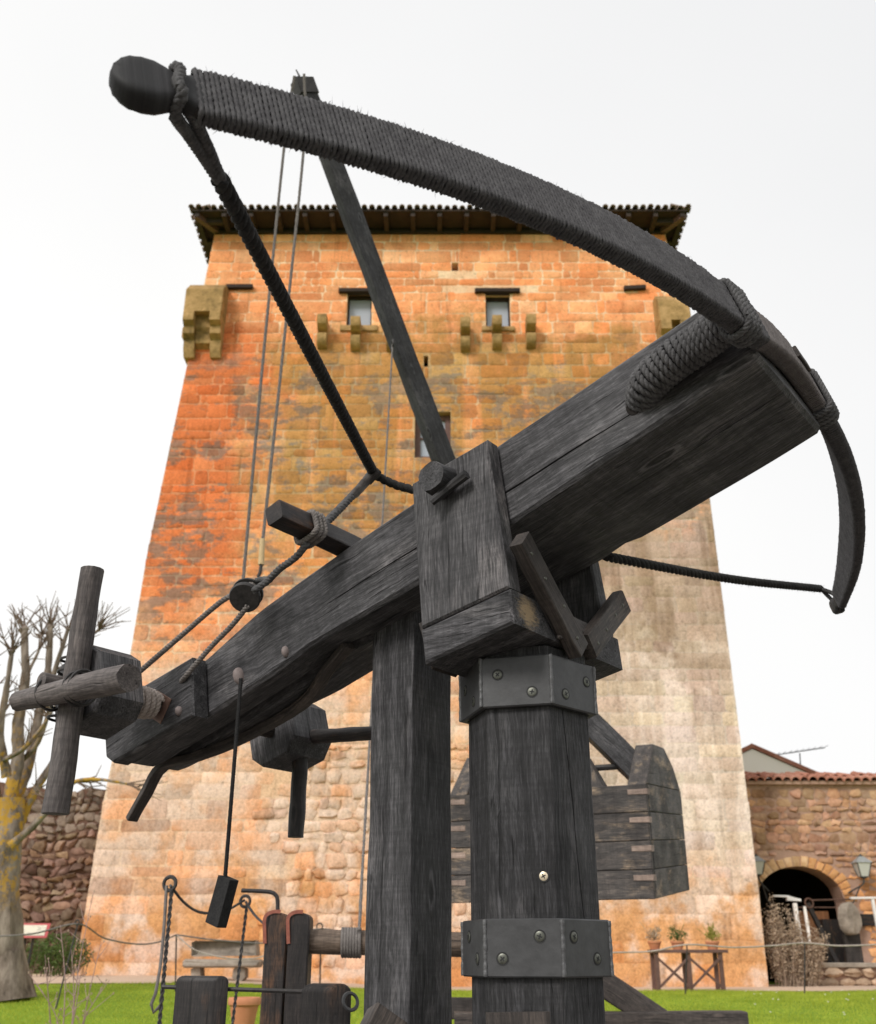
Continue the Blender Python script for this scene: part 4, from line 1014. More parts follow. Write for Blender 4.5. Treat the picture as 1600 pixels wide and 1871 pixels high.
# -- the bow
BS, BB, BK, BU, BW = 1.3587, .3613, 1.98, .690, -.106
def bowp(t): return (BU - BB * abs(t) ** BK, BS * t, BW + .042 * (1 - sstep(.0, .22, abs(t))))
def bowfr(t):
    e = 1e-3; a, b = bowp(t - e), bowp(t + e); tan = (AX * (b[0] - a[0]) + LAT * (b[1] - a[1])).normalized()
    p = B(*bowp(t)); n = tan.cross(UP).normalized()
    if n.dot(AX) < 0: n = -n
    return p, tan, n
bh = lambda t: interp([(0, .040), (.12, .045), (.3, .053), (.6, .051), (1.2, .0455)], abs(t)) * (1 - .45 * sstep(-.72, -1.05, t)); bt = lambda t: lerp(.016, .0085, min(1, abs(t))) if t > 0 else lerp(.016, .007, min(1, abs(t)))
def rrect(h, w, r, n):
    """n points round a rounded rectangle, half sizes h (up) and w (thickness), evenly spaced, with outward directions"""
    r = min(r, h * .95, w * .95); segs = [(2 * (h - r)), math.pi * r / 2, 2 * (w - r), math.pi * r / 2] * 2; tot = sum(segs); out = []
    cs = [(h - r, w - r), (h - r, -(w - r)), (-(h - r), -(w - r)), (-(h - r), w - r)]
    for i in range(n):
        s = tot * i / n; k = 0
        while s > segs[k]: s -= segs[k]; k += 1
        f = s / segs[k]
        if k == 0: p = (lerp(-(h - r), h - r, f), w); d = (0, 1)
        elif k == 1: a = f * math.pi / 2; d = (math.sin(a), math.cos(a)); p = (h - r + r * d[0], w - r + r * d[1])
        elif k == 2: p = (h, lerp(w - r, -(w - r), f)); d = (1, 0)
        elif k == 3: a = f * math.pi / 2; d = (math.cos(a), -math.sin(a)); p = (h - r + r * d[0], -(w - r) + r * d[1])
        elif k == 4: p = (lerp(h - r, -(h - r), f), -w); d = (0, -1)
        elif k == 5: a = f * math.pi / 2; d = (-math.sin(a), -math.cos(a)); p = (-(h - r) + r * d[0], -(w - r) + r * d[1])
        elif k == 6: p = (-h, lerp(-(w - r), w - r, f)); d = (-1, 0)
        else: a = f * math.pi / 2; d = (-math.cos(a), math.sin(a)); p = (-(h - r) + r * d[0], w - r + r * d[1])
        out.append((p, d))
    return out, tot
m = MB(); rings = []; gxs = []
for i in range(61):
    t = lerp(-1.0, 1.0, i / 60); p, tan, n = bowfr(t); sec, _ = rrect(bh(t) - .002, bt(t) - .002, .008, 16)
    rings.append([p + UP * a[0] + n * a[1] for a, d in sec]); gxs.append(t * 1.5)
m.loft(rings, gxs); bow = m.build('bow', M['wood_tar'], bal, 50)
def winding(t0, t1, cr, nseg, name, twist=True, sides=6, mat='cord'):
    rng = np.random.default_rng(3); allv = []; N = 0; t = t0; th = np.arange(sides) * 2 * np.pi / sides
    while t < t1:
        p, tan, n = bowfr(t); e = 1e-3; ds = (B(*bowp(t + e)) - B(*bowp(t - e))).length / (2 * e)
        loose = rng.normal(0, .0003)
        sec, tot = rrect(bh(t) + cr * .6 + loose, bt(t) + cr * .6 + loose, .006, nseg)
        A = np.array([a for a, d in sec]); D = np.array([d for a, d in sec]); s = np.arange(nseg) * tot / nseg
        Pn, U_, N_, T_ = (np.array(x) for x in (p, UP, n, tan))
        tilt = rng.normal(0, .006) ; ph = rng.uniform(0, 6.28)
        C = Pn + A[:, :1] * U_ + A[:, 1:] * N_ + (A[:, :1] * tilt + np.sin(s * 40 + ph)[:, None] * .0003) * T_
        O = D[:, :1] * U_ + D[:, 1:] * N_
        rr = cr * (1 + (.2 * np.cos(2 * th[None, :] - 2 * np.pi * s[:, None] / (cr * 4.2) + ph) if twist else np.zeros((nseg, sides))))
        X = C[:, None, :] + rr[:, :, None] * (np.cos(th)[None, :, None] * O[:, None, :] + np.sin(th)[None, :, None] * T_[None, None, :])
        allv.append(X.reshape(-1, 3)); N += 1
        t += cr * 2 * .99 * rng.uniform(.94, 1.08) / ds
    Vv = np.concatenate(allv) - np.array(base_of(bal)); i = np.arange(nseg); k = np.arange(sides)
    a = (i[:, None] * sides + k[None, :]); b = (i[:, None] * sides + (k[None, :] + 1) % sides); c = (((i[:, None] + 1) % nseg) * sides + (k[None, :] + 1) % sides); d = (((i[:, None] + 1) % nseg) * sides + k[None, :])
    Q = np.stack([a, b, c, d], -1).reshape(-1, 4); F = (Q[None] + (np.arange(N) * nseg * sides)[:, None, None]).reshape(-1, 4)
    me = bpy.data.meshes.new(name); me.vertices.add(len(Vv)); me.vertices.foreach_set('co', Vv.astype(np.float32).ravel())
    me.loops.add(F.size); me.loops.foreach_set('vertex_index', F.astype(np.int32).ravel()); me.polygons.add(len(F)); me.polygons.foreach_set('loop_start', np.arange(0, F.size, 4, dtype=np.int32))
    me.polygons.foreach_set('use_smooth', np.ones(len(F), dtype=bool)); me.update(calc_edges=True); me.materials.append(M[mat])
    o = bpy.data.objects.new(name, me); COL.objects.link(o); o.parent = bow; o['kind'] = 'stuff'; return o
winding(.14, 1.0, .0037, 116, 'cord_winding'); winding(-.12, .14, .0028, 60, 'cord_winding', True, 5, 'cord_skylit'); winding(-.985, -.12, .0041, 44, 'cord_winding', False, 5)
# bow tips: neck and rounded knob
for sg in (1, -1):
    m = MB(); rings = []; gxs = []
    for t, hk, tk in ((.99, .042, .013), (1.004, .036, .013), (1.010, .030, .014), (1.017, .030, .0155), (1.024, .037, .0165), (1.033, .0425, .018), (1.044, .0435, .019), (1.054, .040, .019), (1.061, .033, .018), (1.067, .022, .015), (1.0695, .010, .010)):
        p, tan, n = bowfr(sg * (t if sg > 0 else lerp(.985, t, .55))); sc = 1 if sg > 0 else .62
        sec, _ = rrect(hk * sc * (1 + .02 * random.uniform(-1, 1)), tk, .011, 28); rings.append([p + UP * (a[0] - .002) + n * a[1] for a, d in sec]); gxs.append(t * 1.5)
    m.loft(rings, gxs); m.build('bow_tip', M['wood_post'], bow, 50)
# loose fibres
def bowedge():
    t = random.uniform(.02, .985) * random.choice((1, 1, -1)); p, tan, n = bowfr(t)
    s = random.choice((1, 1, -1)); return (p + UP * s * (bh(t) + .004) + n * random.uniform(-1, 1) * bt(t), UP * s)
m = MB(); fuzz(m, bowedge, 0, 3600, (.004, .013), .00055); o = m.build('fibres', M['cord'], bow, None); o['kind'] = 'stuff'
# lashings over the bow and through the stock
def lash(ts, name, r=.0072):
    m = MB()
    for t in ts:
        p, tan, n = bowfr(t); sec, _ = rrect(bh(t) + .006 + r, bt(t) + .006 + r, .02, 28)
        pts = [p + UP * a[0] + n * a[1] + tan * (.004 * math.sin(2 * math.pi * i / 28)) for i, (a, d) in enumerate(sec)]; m.rope(pts + [pts[0]], r, 3, .03, .0035)
    return m.build(name, M['rope'], bal, 60)
lash((.192, .203, .214, .225), 'bow_lashing'); lash((-.118, -.128, -.138, -.148), 'bow_lashing')
def bundle(sg):
    zo = 0 if sg > 0 else .055
    m = MB(); core = smoothpath([B(.40, sg * .15, -.084 + zo), B(.445, sg * .20, -.080 + zo), B(.51, sg * .22, -.078 + zo), B(.58, sg * .225, -.080 + zo), B(.66, sg * .245, -.088 + zo)], .004); fr_ = frames(core); L0 = 0; pts = []
    for i, (p, (t, n, b)) in enumerate(zip(core, fr_)):
        if i: L0 += (p - core[i - 1]).length
        a = 0
    # resample as a helix round the bundle
    tot = L0; turns = 19; n_ = turns * 22
    for i in range(n_ + 1):
        f = i / n_; k = min(len(core) - 1, int(f * (len(core) - 1))); t, n, b = fr_[k]; a = 2 * math.pi * turns * f; rr = .034 + .003 * math.sin(math.pi * f)
        pts.append(core[k].lerp(core[min(k + 1, len(core) - 1)], f * (len(core) - 1) - k) + (n * math.cos(a) + b * math.sin(a)) * rr)
    m.rope(pts, .0082, 3, .04, .004)
    o = m.build('lashing_bundle', M['rope'], bal, 60)
    m = MB(); m.tube(core, .033, 10); m.build('bundle_core', M['rope_black'], o, 60)
    return o
bundle(1); bundle(-1)
m = MB(); p, tan, n = bowfr(-.055); m.timber(p + UP * .022 + n * .0235 - tan * .04, p + UP * .022 + n * .0235 + tan * .04, .008, .03, UP, .003, 3); m.build('pad', M['wood_brown'], bal)

# -- bowstring
S = onv(683, 866, 0); N1 = bowfr(1.016)[0]; N2 = bowfr(-1.0)[0]
m = MB(); p, tan, n = bowfr(1.014)
sec, _ = rrect(.034, .021, .012, 24); pts = [p + UP * a[0] + n * a[1] + tan * .003 * math.sin(i) for i, (a, d) in enumerate(sec)]; m.rope(pts + [pts[0]], .0085, 3, .026, .003)
K = N1.lerp(S, .14)
m.rope([p - UP * .03 + n * .012, N1.lerp(S, .06) + n * .012, K], .0095, 3, .03); m.rope([p - UP * .03 - n * .018, N1.lerp(S, .05) - n * .016, K], .0095, 3, .03)
m.build('string_loop', M['rope'], bal, 60)
def strseg(pts, r0, r1):
    m = MB(); q = smoothpath(pts, .004); n_ = len(q) - 1
    m.rope(pts, (r0 + r1) / 2 * 1.0, 3, .062, .005, 8); return m, q
m, q1 = strseg([K - (S - K) * .02, S], .0165, .0125); m.build('bowstring', M['string'], bal, 60)
S2, S3 = onv(760, 897, -.10), onv(1112, 1018, -.262)
m, q2 = strseg([S, onv(700, 876, -.03), onv(728, 888, -.07), S2, onv(900, 945, -.2), S3], .0125, .0125); m.build('bowstring', M['string'], bal, 60)
E2 = onplane(1500, 1076, N2 - AX * .05, AX)
m, q3 = strseg([S3, S3.lerp(E2, .5) - V((0, 0, .012)), E2], .0125, .013); m.build('bowstring', M['string'], bal, 60)
m = MB(); m.rope([E2, N2 + UP * .03, N2 + LAT * -.02 - UP * 0, N2 - UP * .028, E2], .007, 3); m.build('string_loop', M['string'], bal, 60)
m = MB(); pth = [p for p in q1 + q2 + q3]; fuzz(m, pth, .012, 9000, (.003, .009), .00045); o = m.build('fibres', M['string'], bal, None); o['kind'] = 'stuff'
# -- crossbar, draw rope, pulley
m = MB(); m.timber(B(-.47, -.02, .042), B(-.47, .405, .05), .052, .052, UP, .005, 8, .002); bar = m.build('crossbar', M['wood_tar'], bal)
m = MB(); m.rope([S + LAT * .01, onv(660, 888, .05), onv(625, 925, .13), onv(590, 960, .22), onv(566, 982, .275)], .0115, 3, .045); m.build('draw_rope', M['rope'], bal, 60)
m = MB(); m.tube([onv(690, 862, .02), onv(667, 882, .04), onv(642, 908, .09)], .0135, 10, .012, True, .3, .006); m.build('leather_wrap', M['wood_brown'], bal, 60)
m = MB(); m.tube([onv(675, 882, .03), onv(693, 862, .0)], .007, 8); m.torus(S, (S - K), .015, .005); m.build('toggle', M['rope_black'], bal, 60)
m = MB()
for dv in (.262, .278, .292):
    sec, _ = rrect(.026 + .008, .026 + .008, .014, 20); c = B(-.47, dv, .047); pts = [c + UP * a[0] + AX * a[1] + LAT * .006 * (i / 20) for i, (a, d) in enumerate(sec)]; m.rope(pts + [pts[0]], .0075, 3, .026, .003)
m.build('bar_hitch', M['rope_grey'], bal, 60)
PUL = onv(450, 1087, .27)
m = MB(); m.rope([onv(562, 992, .29), onv(540, 1018, .29), onv(510, 1040, .285), onv(488, 1062, .28), onv(462, 1080, .30)], .0095, 3, .036); m.rope([onv(490, 1058, .28), onv(468, 1062, .26), PUL - LAT * .01], .008, 3, .03); m.build('draw_rope', M['rope'], bal, 60)
m = MB(); ra = (LAT * .62 + UP * -.72 + AX * .2).normalized()
m.lathe(PUL + ra * .018, [(.012, -.008), (.041, -.007), (.042, 0), (.039, .007), (.006, .008)], 22, ra); m.lathe(PUL - ra * .016, [(.006, -.007), (.039, -.006), (.042, 0), (.041, .006), (.02, .007)], 22, ra); m.lathe(PUL, [(.026, -.014), (.026, .014)], 14, ra); m.build('pulley', M['iron'], bal, 40)
m = MB(); wp = [PUL + (UP * math.cos(a) - AX * math.sin(a)) * .031 for a in (R(-70), R(-35), R(0), R(40))]
m.rope(wp + [onv(400, 1102, .28), onv(330, 1162, .29), onv(256, 1226, .30)], .0075, 3, .03); m.rope([PUL - UP * .032, onv(424, 1142, .262), onv(385, 1182, .255), onv(341, 1233, .249), onv(331, 1245, .238)], .0075, 3, .03); m.build('windlass_rope', M['rope_grey'], bal, 60)

# -- weight on a cord, hanging from the peg
hk = onv(440, 1240, .205); bt_ = onv(411, 1604, .205)
wt = thing('hanging_weight', 'small black block hanging on a thin cord from the stock', 'weight', bt_)
m = MB(); m.rope([hk, hk.lerp(bt_, .5), bt_], .0052, 3, .02); m.build('cord', M['rope_black'], wt, 60)
a, b, c = onv(417, 1604, .205), onv(394, 1690, .205), 0
m = MB(); m.timber(a, b, .047, .03, LAT, .002, 3, .0006); m.build('block', M['rope_black'], wt)
# ================================================================ OTHER THINGS
# -- trebuchet behind the ballista
treb = thing('trebuchet', 'dark timber trebuchet with tall raised arm and hanging plank box', 'trebuchet', (1.0, 7.6, 0))
WB, WP = M['wood_brown'], M['wood_plank']
tipA, lowA = at(553, 152, 6.3), at(818, 862, 7.2)
dirA = (lowA - tipA).normalized(); hidA = tipA + dirA * ((lowA - tipA).length * 1.30)
m = MB(); m.timber(tipA, hidA, .10, .15, (-.85, -.5, 0), .008, 16, .003, .11, .16); arm = m.build('arm', M['wood_post'], treb)
m = MB(); m.tube([tipA + V((-.07, 0, -.05)), tipA + V((-.03, -.02, .06)), at(541, 128, 6.3)], .012, 6, .006); m.build('iron_prong', M['iron'], arm)
m = MB(); m.timber(tipA - dirA * .02, tipA + dirA * .12, .12, .17, (-.85, -.5, 0), .01, 2, 0); m.build('iron_cap', M['iron'], arm)
m = MB(); m.timber(at(985, 1232, 7.55), at(1172, 1416, 7.45), .2, .17, (0, 0, 1), .01, 8, .003); m.build('short_arm', WOOD, treb)
eye = at(717, 629, 6.78); m = MB(); m.torus(eye, (1, .2, 0), .035, .008); m.build('eye_bolt', M['iron'], arm)
m = MB(); m.timber((.72, 7.75, 0), (.60, 7.75, 3.9), .2, .2, (0, 1, 0), .012, 6); m.build('upright', WB, treb)
# plank box
cF = at(1197, 1643, 6.9); ZB, ZT = cF.z, at(1188, 1432, 6.9).z
sd_ = V((.393, .92, 0)).normalized(); fd = V((-sd_.y, sd_.x, 0)); LF, LS = 1.40, 1.20; RISE = V((0, 0, .095))
def bp(f, s, z): return V((cF.x, cF.y, 0)) + fd * f + (sd_ + RISE) * s + V((0, 0, z))
box = MB(); box.prism([(0.03, ZB + .02), (LF - .03, ZB + .02), (LF - .03, ZT - .03), (.03, ZT - .03)], lambda a, d, b: bp(a, d, b), .04, LS - .04, .004); bx = box.build('counterweight_box', M['wood_tar'], treb)
npl = 4
for i in range(npl):
    z0, z1 = lerp(ZB, ZT, i / npl) + .0012, lerp(ZB, ZT, (i + 1) / npl) - .0012
    m = MB(); m.prism([(.0, z0), (LF, z0), (LF, z1), (.0, z1)], lambda a, d, b: bp(a, d, b), -.012, .03, .005, swap=True); m.build('plank', WP, bx)
    m = MB(); m.prism([(.028, z0), (LS, z0), (LS, z1), (.028, z1)], lambda a, d, b: bp(d, a, b), -.004, .036, .005, swap=True); m.build('plank', WP, bx)
    m = MB(); m.prism([(.02, z0), (LS, z0), (LS, z1), (.02, z1)], lambda a, d, b: bp(d, a, b), LF - .036, LF + .004, .005, swap=True); m.build('plank', WP, bx)
    zj = z0 + (z1 - z0) * .72
    for f0, f1 in ((-.006, .125), (LF - .125, LF + .006)):
        m = MB(); m.prism([(f0, zj - .018), (f1, zj - .018 + .004), (f1, zj + .018), (f0, zj + .02)], lambda a, d, b: bp(a, d, b), -.017, .062, .003, swap=True); m.build('joint_tenon', M['wood_pale'], bx)
    for k in (.35, .8):
        m = MB(); m.prism([(LS - .12, zj - .1), (LS + .004, zj - .1), (LS + .004, zj - .07), (LS - .12, zj - .07)], lambda a, d, b: bp(d, a, b), -.008, .03, .003, swap=True)
for f0 in (-.002, LF - .13):
    pr = [(.0, ZT), (LS, ZT), (LS - .22, ZT + .17), (LS - .50, ZT + .285), (.34, ZT + .285)]
    m = MB(); m.prism(pr, lambda a, d, b: bp(d, a, b), f0, f0 + .13, .006, swap=True); m.build('end_board', WP, bx)
m = MB(); m.tube([bp(.1, .5, ZT + .16), bp(LF - .1, .5, ZT + .16)], .022, 8); m.build('hanger_rod', M['iron'], bx)
m = MB(); m.prism([(.34, ZT - .02), (.60, ZT - .02), (.47, ZT + .22)], lambda a, d, b: bp(a, d, b), .30, .42, .006); m.build('cleat', WP, bx)
# base timbers seen low on the right
m = MB(); m.timber(at(830, 1876, 7.0), at(1362, 1874, 7.0), .16, .16, (0, 0, 1), .01, 8, .003); m.build('sill', WB, treb)
m = MB(); m.timber(at(1060, 1768, 7.1), at(1225, 1880, 7.1), .14, .15, (0, 0, 1), .01, 6, .003); m.build('strut', WB, treb)
for px in (840, 1352):
    q = at(px, 1890, 7.0); m = MB(); m.timber((q.x, 7.0, 0), (q.x, 7.0, q.z), .15, .15, (0, 1, 0), .01, 2); m.build('foot', WB, treb)
m = MB(); m.timber(at(820, 1842, 7.6), at(870, 1842, 7.6), .12, .13, (0, 0, 1), .01, 3); m.build('rail', WB, treb)
# sling ropes hanging from the arm tip
m = MB(); a0 = at(521, 250, 6.25); m.rope([tipA + V((-.05, -.12, -.05)), a0, at(482, 640, 6.2), at(444, 1060, 6.2)], .012, 3, .05, .012, 5); m.build('sling_rope', M['rope_grey'], treb, 60)
m = MB(); a0 = at(556, 255, 6.2); m.rope([tipA + V((.03, -.14, -.05)), a0, at(517, 640, 6.15), at(478, 1005, 6.1)], .012, 3, .05, .012, 5); so = m.build('sling_rope', M['rope_grey'], treb, 60)
m = MB(); m.tube([at(479, 985, 6.1), at(477, 1032, 6.1)], .017, 8, .02, True, .2); m.build('twine_splice', M['twine'], so, 60)
m = MB(); m.tube([at(477, 1030, 6.1), at(475, 1046, 6.1), at(471, 1054, 6.1)], .011, 7); m.build('hook', M['iron'], so, 60)

# -- winch of the trebuchet
WY = 4.6
win = thing('winch', 'tarred timber winch with log drum and red iron straps', 'winch', (at(600, 1720, WY).x, WY, 0))
def post_round(px0, px1, pyt, Y, dep, par, mat, name='post', skew=0):
    a, b = at(px0, pyt, Y), at(px1, pyt, Y); x0, x1, zt = a.x, b.x, a.z; r = (x1 - x0) / 2; n = 8
    prof = [(x0, .02), (x1, .02)] + [((x0 + x1) / 2 + r * math.cos(math.pi * i / n) * 1.0, zt - r * .8 + r * .8 * math.sin(math.pi * i / n) ** .7) for i in range(n + 1)]
    m = MB(); m.prism(prof, lambda q, d, z: V((q + skew * d, Y + d, z)), 0, dep, .006); return m.build(name, M[mat], par, 30), (x0, x1, zt)
for i, (p0, p1, dy) in enumerate(((486, 526, 0), (528, 566, -.02))):
    o, (x0, x1, zt) = post_round(p0, p1, 1667, WY + dy, .15, win, 'wood_tar')
    m = MB(); n = 8; r = (x1 - x0) / 2 + .004; cx = (x0 + x1) / 2
    arc = [V((cx - r * .82, WY + dy - .004, zt - .12))] + [V((cx - r * math.cos(math.pi * k / n * .6) * 1.0, WY + dy - .004, zt - r * .8 + r * .8 * math.sin(math.pi * k / n * .6) ** .7 + .003)) for k in range(n + 1)]
    m.timber(None, None, .014, .006, (0, -1, 0), .001, path=arc); m.build('iron_strap', M['strap_red'], win)
m = MB(); n = 20; m.tube([at(lerp(543, 930, i / n), lerp(1720, 1728, i / n), WY + .06) for i in range(n + 1)], .047, 14, .05, True, .06); drum = m.build('drum', M['wood_drum'], win, 60)
post_round(895, 945, 1667, WY, .15, win, 'wood_tar')
m = MB()
for i in range(7): 
    c = at(626 + i * 5.2, 1722 + i * .1, WY + .06); m.torus(c, (1, .03, .02), .054, .0072, 26, 7)
m.build('rope_coil', M['rope_grey'], win, 60)
m = MB(); m.rope([at(656, 1700, WY), at(668, 1480, WY + .55), at(698, 960, WY + 1.6), eye], .008, 3, .035, .014, 5); m.build('winch_rope', M['rope_grey'], win, 60)
m = MB(); m.tube([at(441, 1627, WY + .05), at(470, 1628, WY + .05), at(494, 1630, WY + .05), at(504, 1636, WY + .05), at(507, 1650, WY + .05), at(506, 1690, WY + .05)], .0085, 8, None, True, 0, .01); m.build('crank_handle', M['iron'], win, 60)
m = MB(); m.timber((at(480, 1800, WY).x, WY + .07, .06), (at(960, 1800, WY).x, WY + .07, .06), .2, .12, (0, 0, 1), .01, 4); m.build('sill', M['wood_tar'], win)

# -- pair of short tarred stocks with an iron rod
SYY = 3.4
def stock_block(px0, px1, px2, pyt, Y, par):
    e = at(px2, pyt, Y); c = at(px1, pyt, Y); w = e.x - c.x; dirn = V((-.94, .34, 0)); L_ = (c.x - at(px0, pyt, Y + .1).x) / .94
    r = w / 2; n = 8
    prof = [(0, .0), (w, .0)] + [(w / 2 + r * math.cos(math.pi * i / n), c.z - r * .75 + r * .75 * math.sin(math.pi * i / n)) for i in range(n + 1)]
    side = V((1, 0.25, 0)).normalized()
    m = MB(); m.prism(prof, lambda q, d, z: V((c.x, Y, 0)) + side * q + dirn * d + V((0, 0, z)), 0, L_, .006); return m.build('block', M['wood_tar'], par, 30)
stx = thing('timber_stocks', 'pair of short round-topped tarred blocks joined by an iron rod', 'timber blocks', (at(490, 1800, SYY).x, SYY, 0))
stock_block(327, 392, 421, 1783, SYY, stx); stock_block(553, 604, 646, 1797, SYY - .1, stx)
m = MB(); m.tube([at(296, 1803, SYY + .06), at(640, 1815, SYY - .03)], .0062, 8); m.build('rod', M['iron'], stx)
m = MB(); rc = at(640, 1830, SYY - .12); m.torus(rc, (.5, -.8, .3), .023, .0055); m.build('ring', M['band'], stx)
m = MB(); m.timber((at(330, 1800, SYY).x - .05, SYY + .1, .05), (at(646, 1800, SYY).x + .05, SYY, .05), .18, .1, (0, 0, 1), .01, 4); m.build('sill', M['wood_tar'], stx)

# -- iron stakes with ring tops, and the ropes between them
def stake(name, label, top, bot, r, Y0, Y1, group, ring=.0, twist=False):
    a, b = at(*top, Y0), at(*bot, Y1); gz = ground_z(b.x, b.y); d = (b - a).normalized()
    if b.z > gz: b = b + d * ((b.z - gz + .02) / -d.z)
    o = thing(name, label, 'stake', b, group)
    m = MB()
    if twist: m.rope([a, a.lerp(b, .5), b], r, 2, .07, .012, 5)
    else: m.tube([a, a.lerp(b, .5), b], r, 7)
    m.build('shaft', M['iron'], o, 60)
    if ring: m = MB(); m.torus(a + V((-ring * .4, 0, ring * .6)), (.25, 1, 0), ring, r * .9); m.build('ring', M['iron'], o, 60)
    return a
G1 = 'iron rope stakes'
k1 = stake('rope_stake', 'tall twisted iron ring stake left of the hanging black weight', (314, 1622), (291, 1871), .011, 5.4, 5.2, G1, .032, True)
k2 = stake('rope_stake', 'twisted iron ring stake right of the hanging black weight', (451, 1653), (427, 1850), .010, 6.3, 6.2, G1, .03, True)
k3 = stake('rope_stake', 'thin leaning iron stake in front of the information lectern', (142, 1688), (100, 1850), .011, 15.2, 15.0, G1, .03)
k4 = stake('rope_stake', 'thin iron stake just left of the stone bench', (322, 1708), (320, 1815), .012, 17.5, 17.5, G1)
k5 = stake('rope_stake', 'thin iron stake behind the winch drum', (586, 1697), (584, 1815), .013, 17.5, 17.5, G1, .05)
k6 = stake('rope_stake', 'thin iron stake standing before the table with potted plants', (1255, 1726), (1252, 1815), .013, 19.5, 19.5, G1)
k7 = stake('rope_stake', 'thin iron stake standing before the dry shrub', (1470, 1723), (1470, 1812), .013, 19.5, 19.5, G1)
def barrier(label, pts, r, mat):
    m = MB(); q = smoothpath(pts, .06); m.tube(q, r, 6); o = m.build('barrier_rope', M[mat], None, 60); tag(o, label, 'rope', 'barrier ropes')
barrier('dark rope sagging from tall ring stake behind the hanging weight', [at(311, 1618, 5.4), at(335, 1648, 5.6), at(362, 1666, 5.8), at(395, 1668, 6), at(425, 1658, 6.2), at(446, 1645, 6.3)], .0075, 'iron')
barrier('dark rope dropping from right ring stake to the winch', [at(449, 1648, 6.3), at(465, 1672, 6.2), at(490, 1695, 6)], .0075, 'iron')
barrier('grey rope hanging straight down beside the tall ring stake', [at(304, 1618, 5.4), at(299, 1700, 5.38), at(292, 1770, 5.35), at(284, 1815, 5.3), at(276, 1835, 5.3), at(280, 1850, 5.3), at(292, 1838, 5.3)], .008, 'rope_grey')
barrier('pale rope along the path left of the tower', [at(-30, 1712, 15), at(60, 1706, 15), k3, at(190, 1714, 15.8), at(250, 1725, 16.5), at(290, 1721, 17), k4], .011, 'rope_grey')
barrier('pale lower rope swinging in front of the stone bench', [k4 + V((0, 0, .0)), at(355, 1735, 17.3), at(400, 1748, 17.2), at(440, 1752, 17.3), at(490, 1744, 17.4), k5], .010, 'rope_pale')
barrier('pale upper rope running above the stone bench', [k4, at(400, 1718, 17.5), at(500, 1722, 17.5), k5, at(700, 1722, 18), at(860, 1742, 18.5)], .011, 'rope_grey')
barrier('pale rope crossing before the potted plants table', [at(860, 1742, 18.5), at(1000, 1748, 19), at(1110, 1741, 19.4), at(1190, 1738, 19.5), k6, at(1340, 1731, 19.5), at(1410, 1728, 19.5), k7, at(1540, 1728, 19.5), at(1680, 1722, 19.5)], .013, 'rope_pale')

# -- information lectern
LY = 17.2
a, b = at(55, 1700, LY), at(58, 1770, LY); gz = ground_z(b.x, LY)
sg = thing('information_lectern', 'slanted information panel with red border on a black stand', 'sign', (a.x, LY, gz))
nrm = V((0.05, -.86, .5)).normalized(); sx = V((1, .06, 0)).normalized(); sy = nrm.cross(sx); sy = sy if sy.z > 0 else -sy
hw = (at(88, 1700, LY).x - at(22, 1700, LY).x) / 2
def panel(w, h, d0, d1, mat, nm, par):
    m = MB(); m.prism([(-w, -h), (w, -h), (w, h), (-w, h)], lambda q, d, z: a + sx * q + sy * z + nrm * d, d0, d1, .002); return m.build(nm, mat, par)
M['sign_red'] = mat_plain('sign_red', (.50, .08, .09), (.58, .12, .12), 6, .4, 0)
n = NT('sign_print'); g = n.pos(); lines = n.math('GREATER_THAN', n.noise(n.mapping(g, (9, 9, 60)), 1., 2, .5), .56)
M['sign_print'] = n.done(n.mix(n.math('MULTIPLY', lines, .55), (.80, .72, .58), (.35, .32, .28)), .35)
pb = panel(hw, hw * .44, -.012, .0, M['sign_red'], 'panel', sg); panel(hw * .84, hw * .32, .0012, .003, M['sign_print'], 'print', sg)
for dx in (-.06, .06):
    m = MB(); m.timber(a + V((dx, .03, -.04)), V((a.x - .06 + dx, LY + .08, gz)), .03, .05, (0, 1, 0), .003, 3); m.build('leg', M['iron'], sg)
m = MB(); m.timber((a.x - .24, LY + .08, gz + .03), (a.x + .14, LY + .08, gz + .03), .18, .05); m.build('foot', M['iron'], sg)

# -- stone bench against the tower
BY = 21.6
def bxy(px, py): return at(px, py, BY)
q0, q1 = bxy(336, 1764), bxy(470, 1764); gz = ground_z((q0.x + q1.x) / 2, BY)
bn = thing('stone_bench', 'grey stone bench standing against the tower foot', 'bench', ((q0.x + q1.x) / 2, BY, gz))
def bstone(px0, px1, py0, py1, d0, d1, nm, j=.02):
    p, q = bxy(px0, py1), bxy(px1, py0); z0 = max(gz, p.z); vs, fs = stone_geo(oct8(p.x, q.x, z0, q.z, j, .04), lambda x, d, z: V((x, BY - d, z)), d1, .03, -d0)
    b_ = base_of(bn); obj(nm, [v - b_ for v in vs], fs, M['bench'], bn, None, [(random.uniform(.9, 1.1),) * 3] * len(vs), 40)
bstone(334, 474, 1752, 1768, .5, .12, 'seat', .01); bstone(344, 466, 1716, 1749, .6, -.28, 'backrest', .03)
bstone(346, 368, 1768, 1806, .4, .02, 'leg'); bstone(424, 448, 1768, 1806, .4, .02, 'leg')

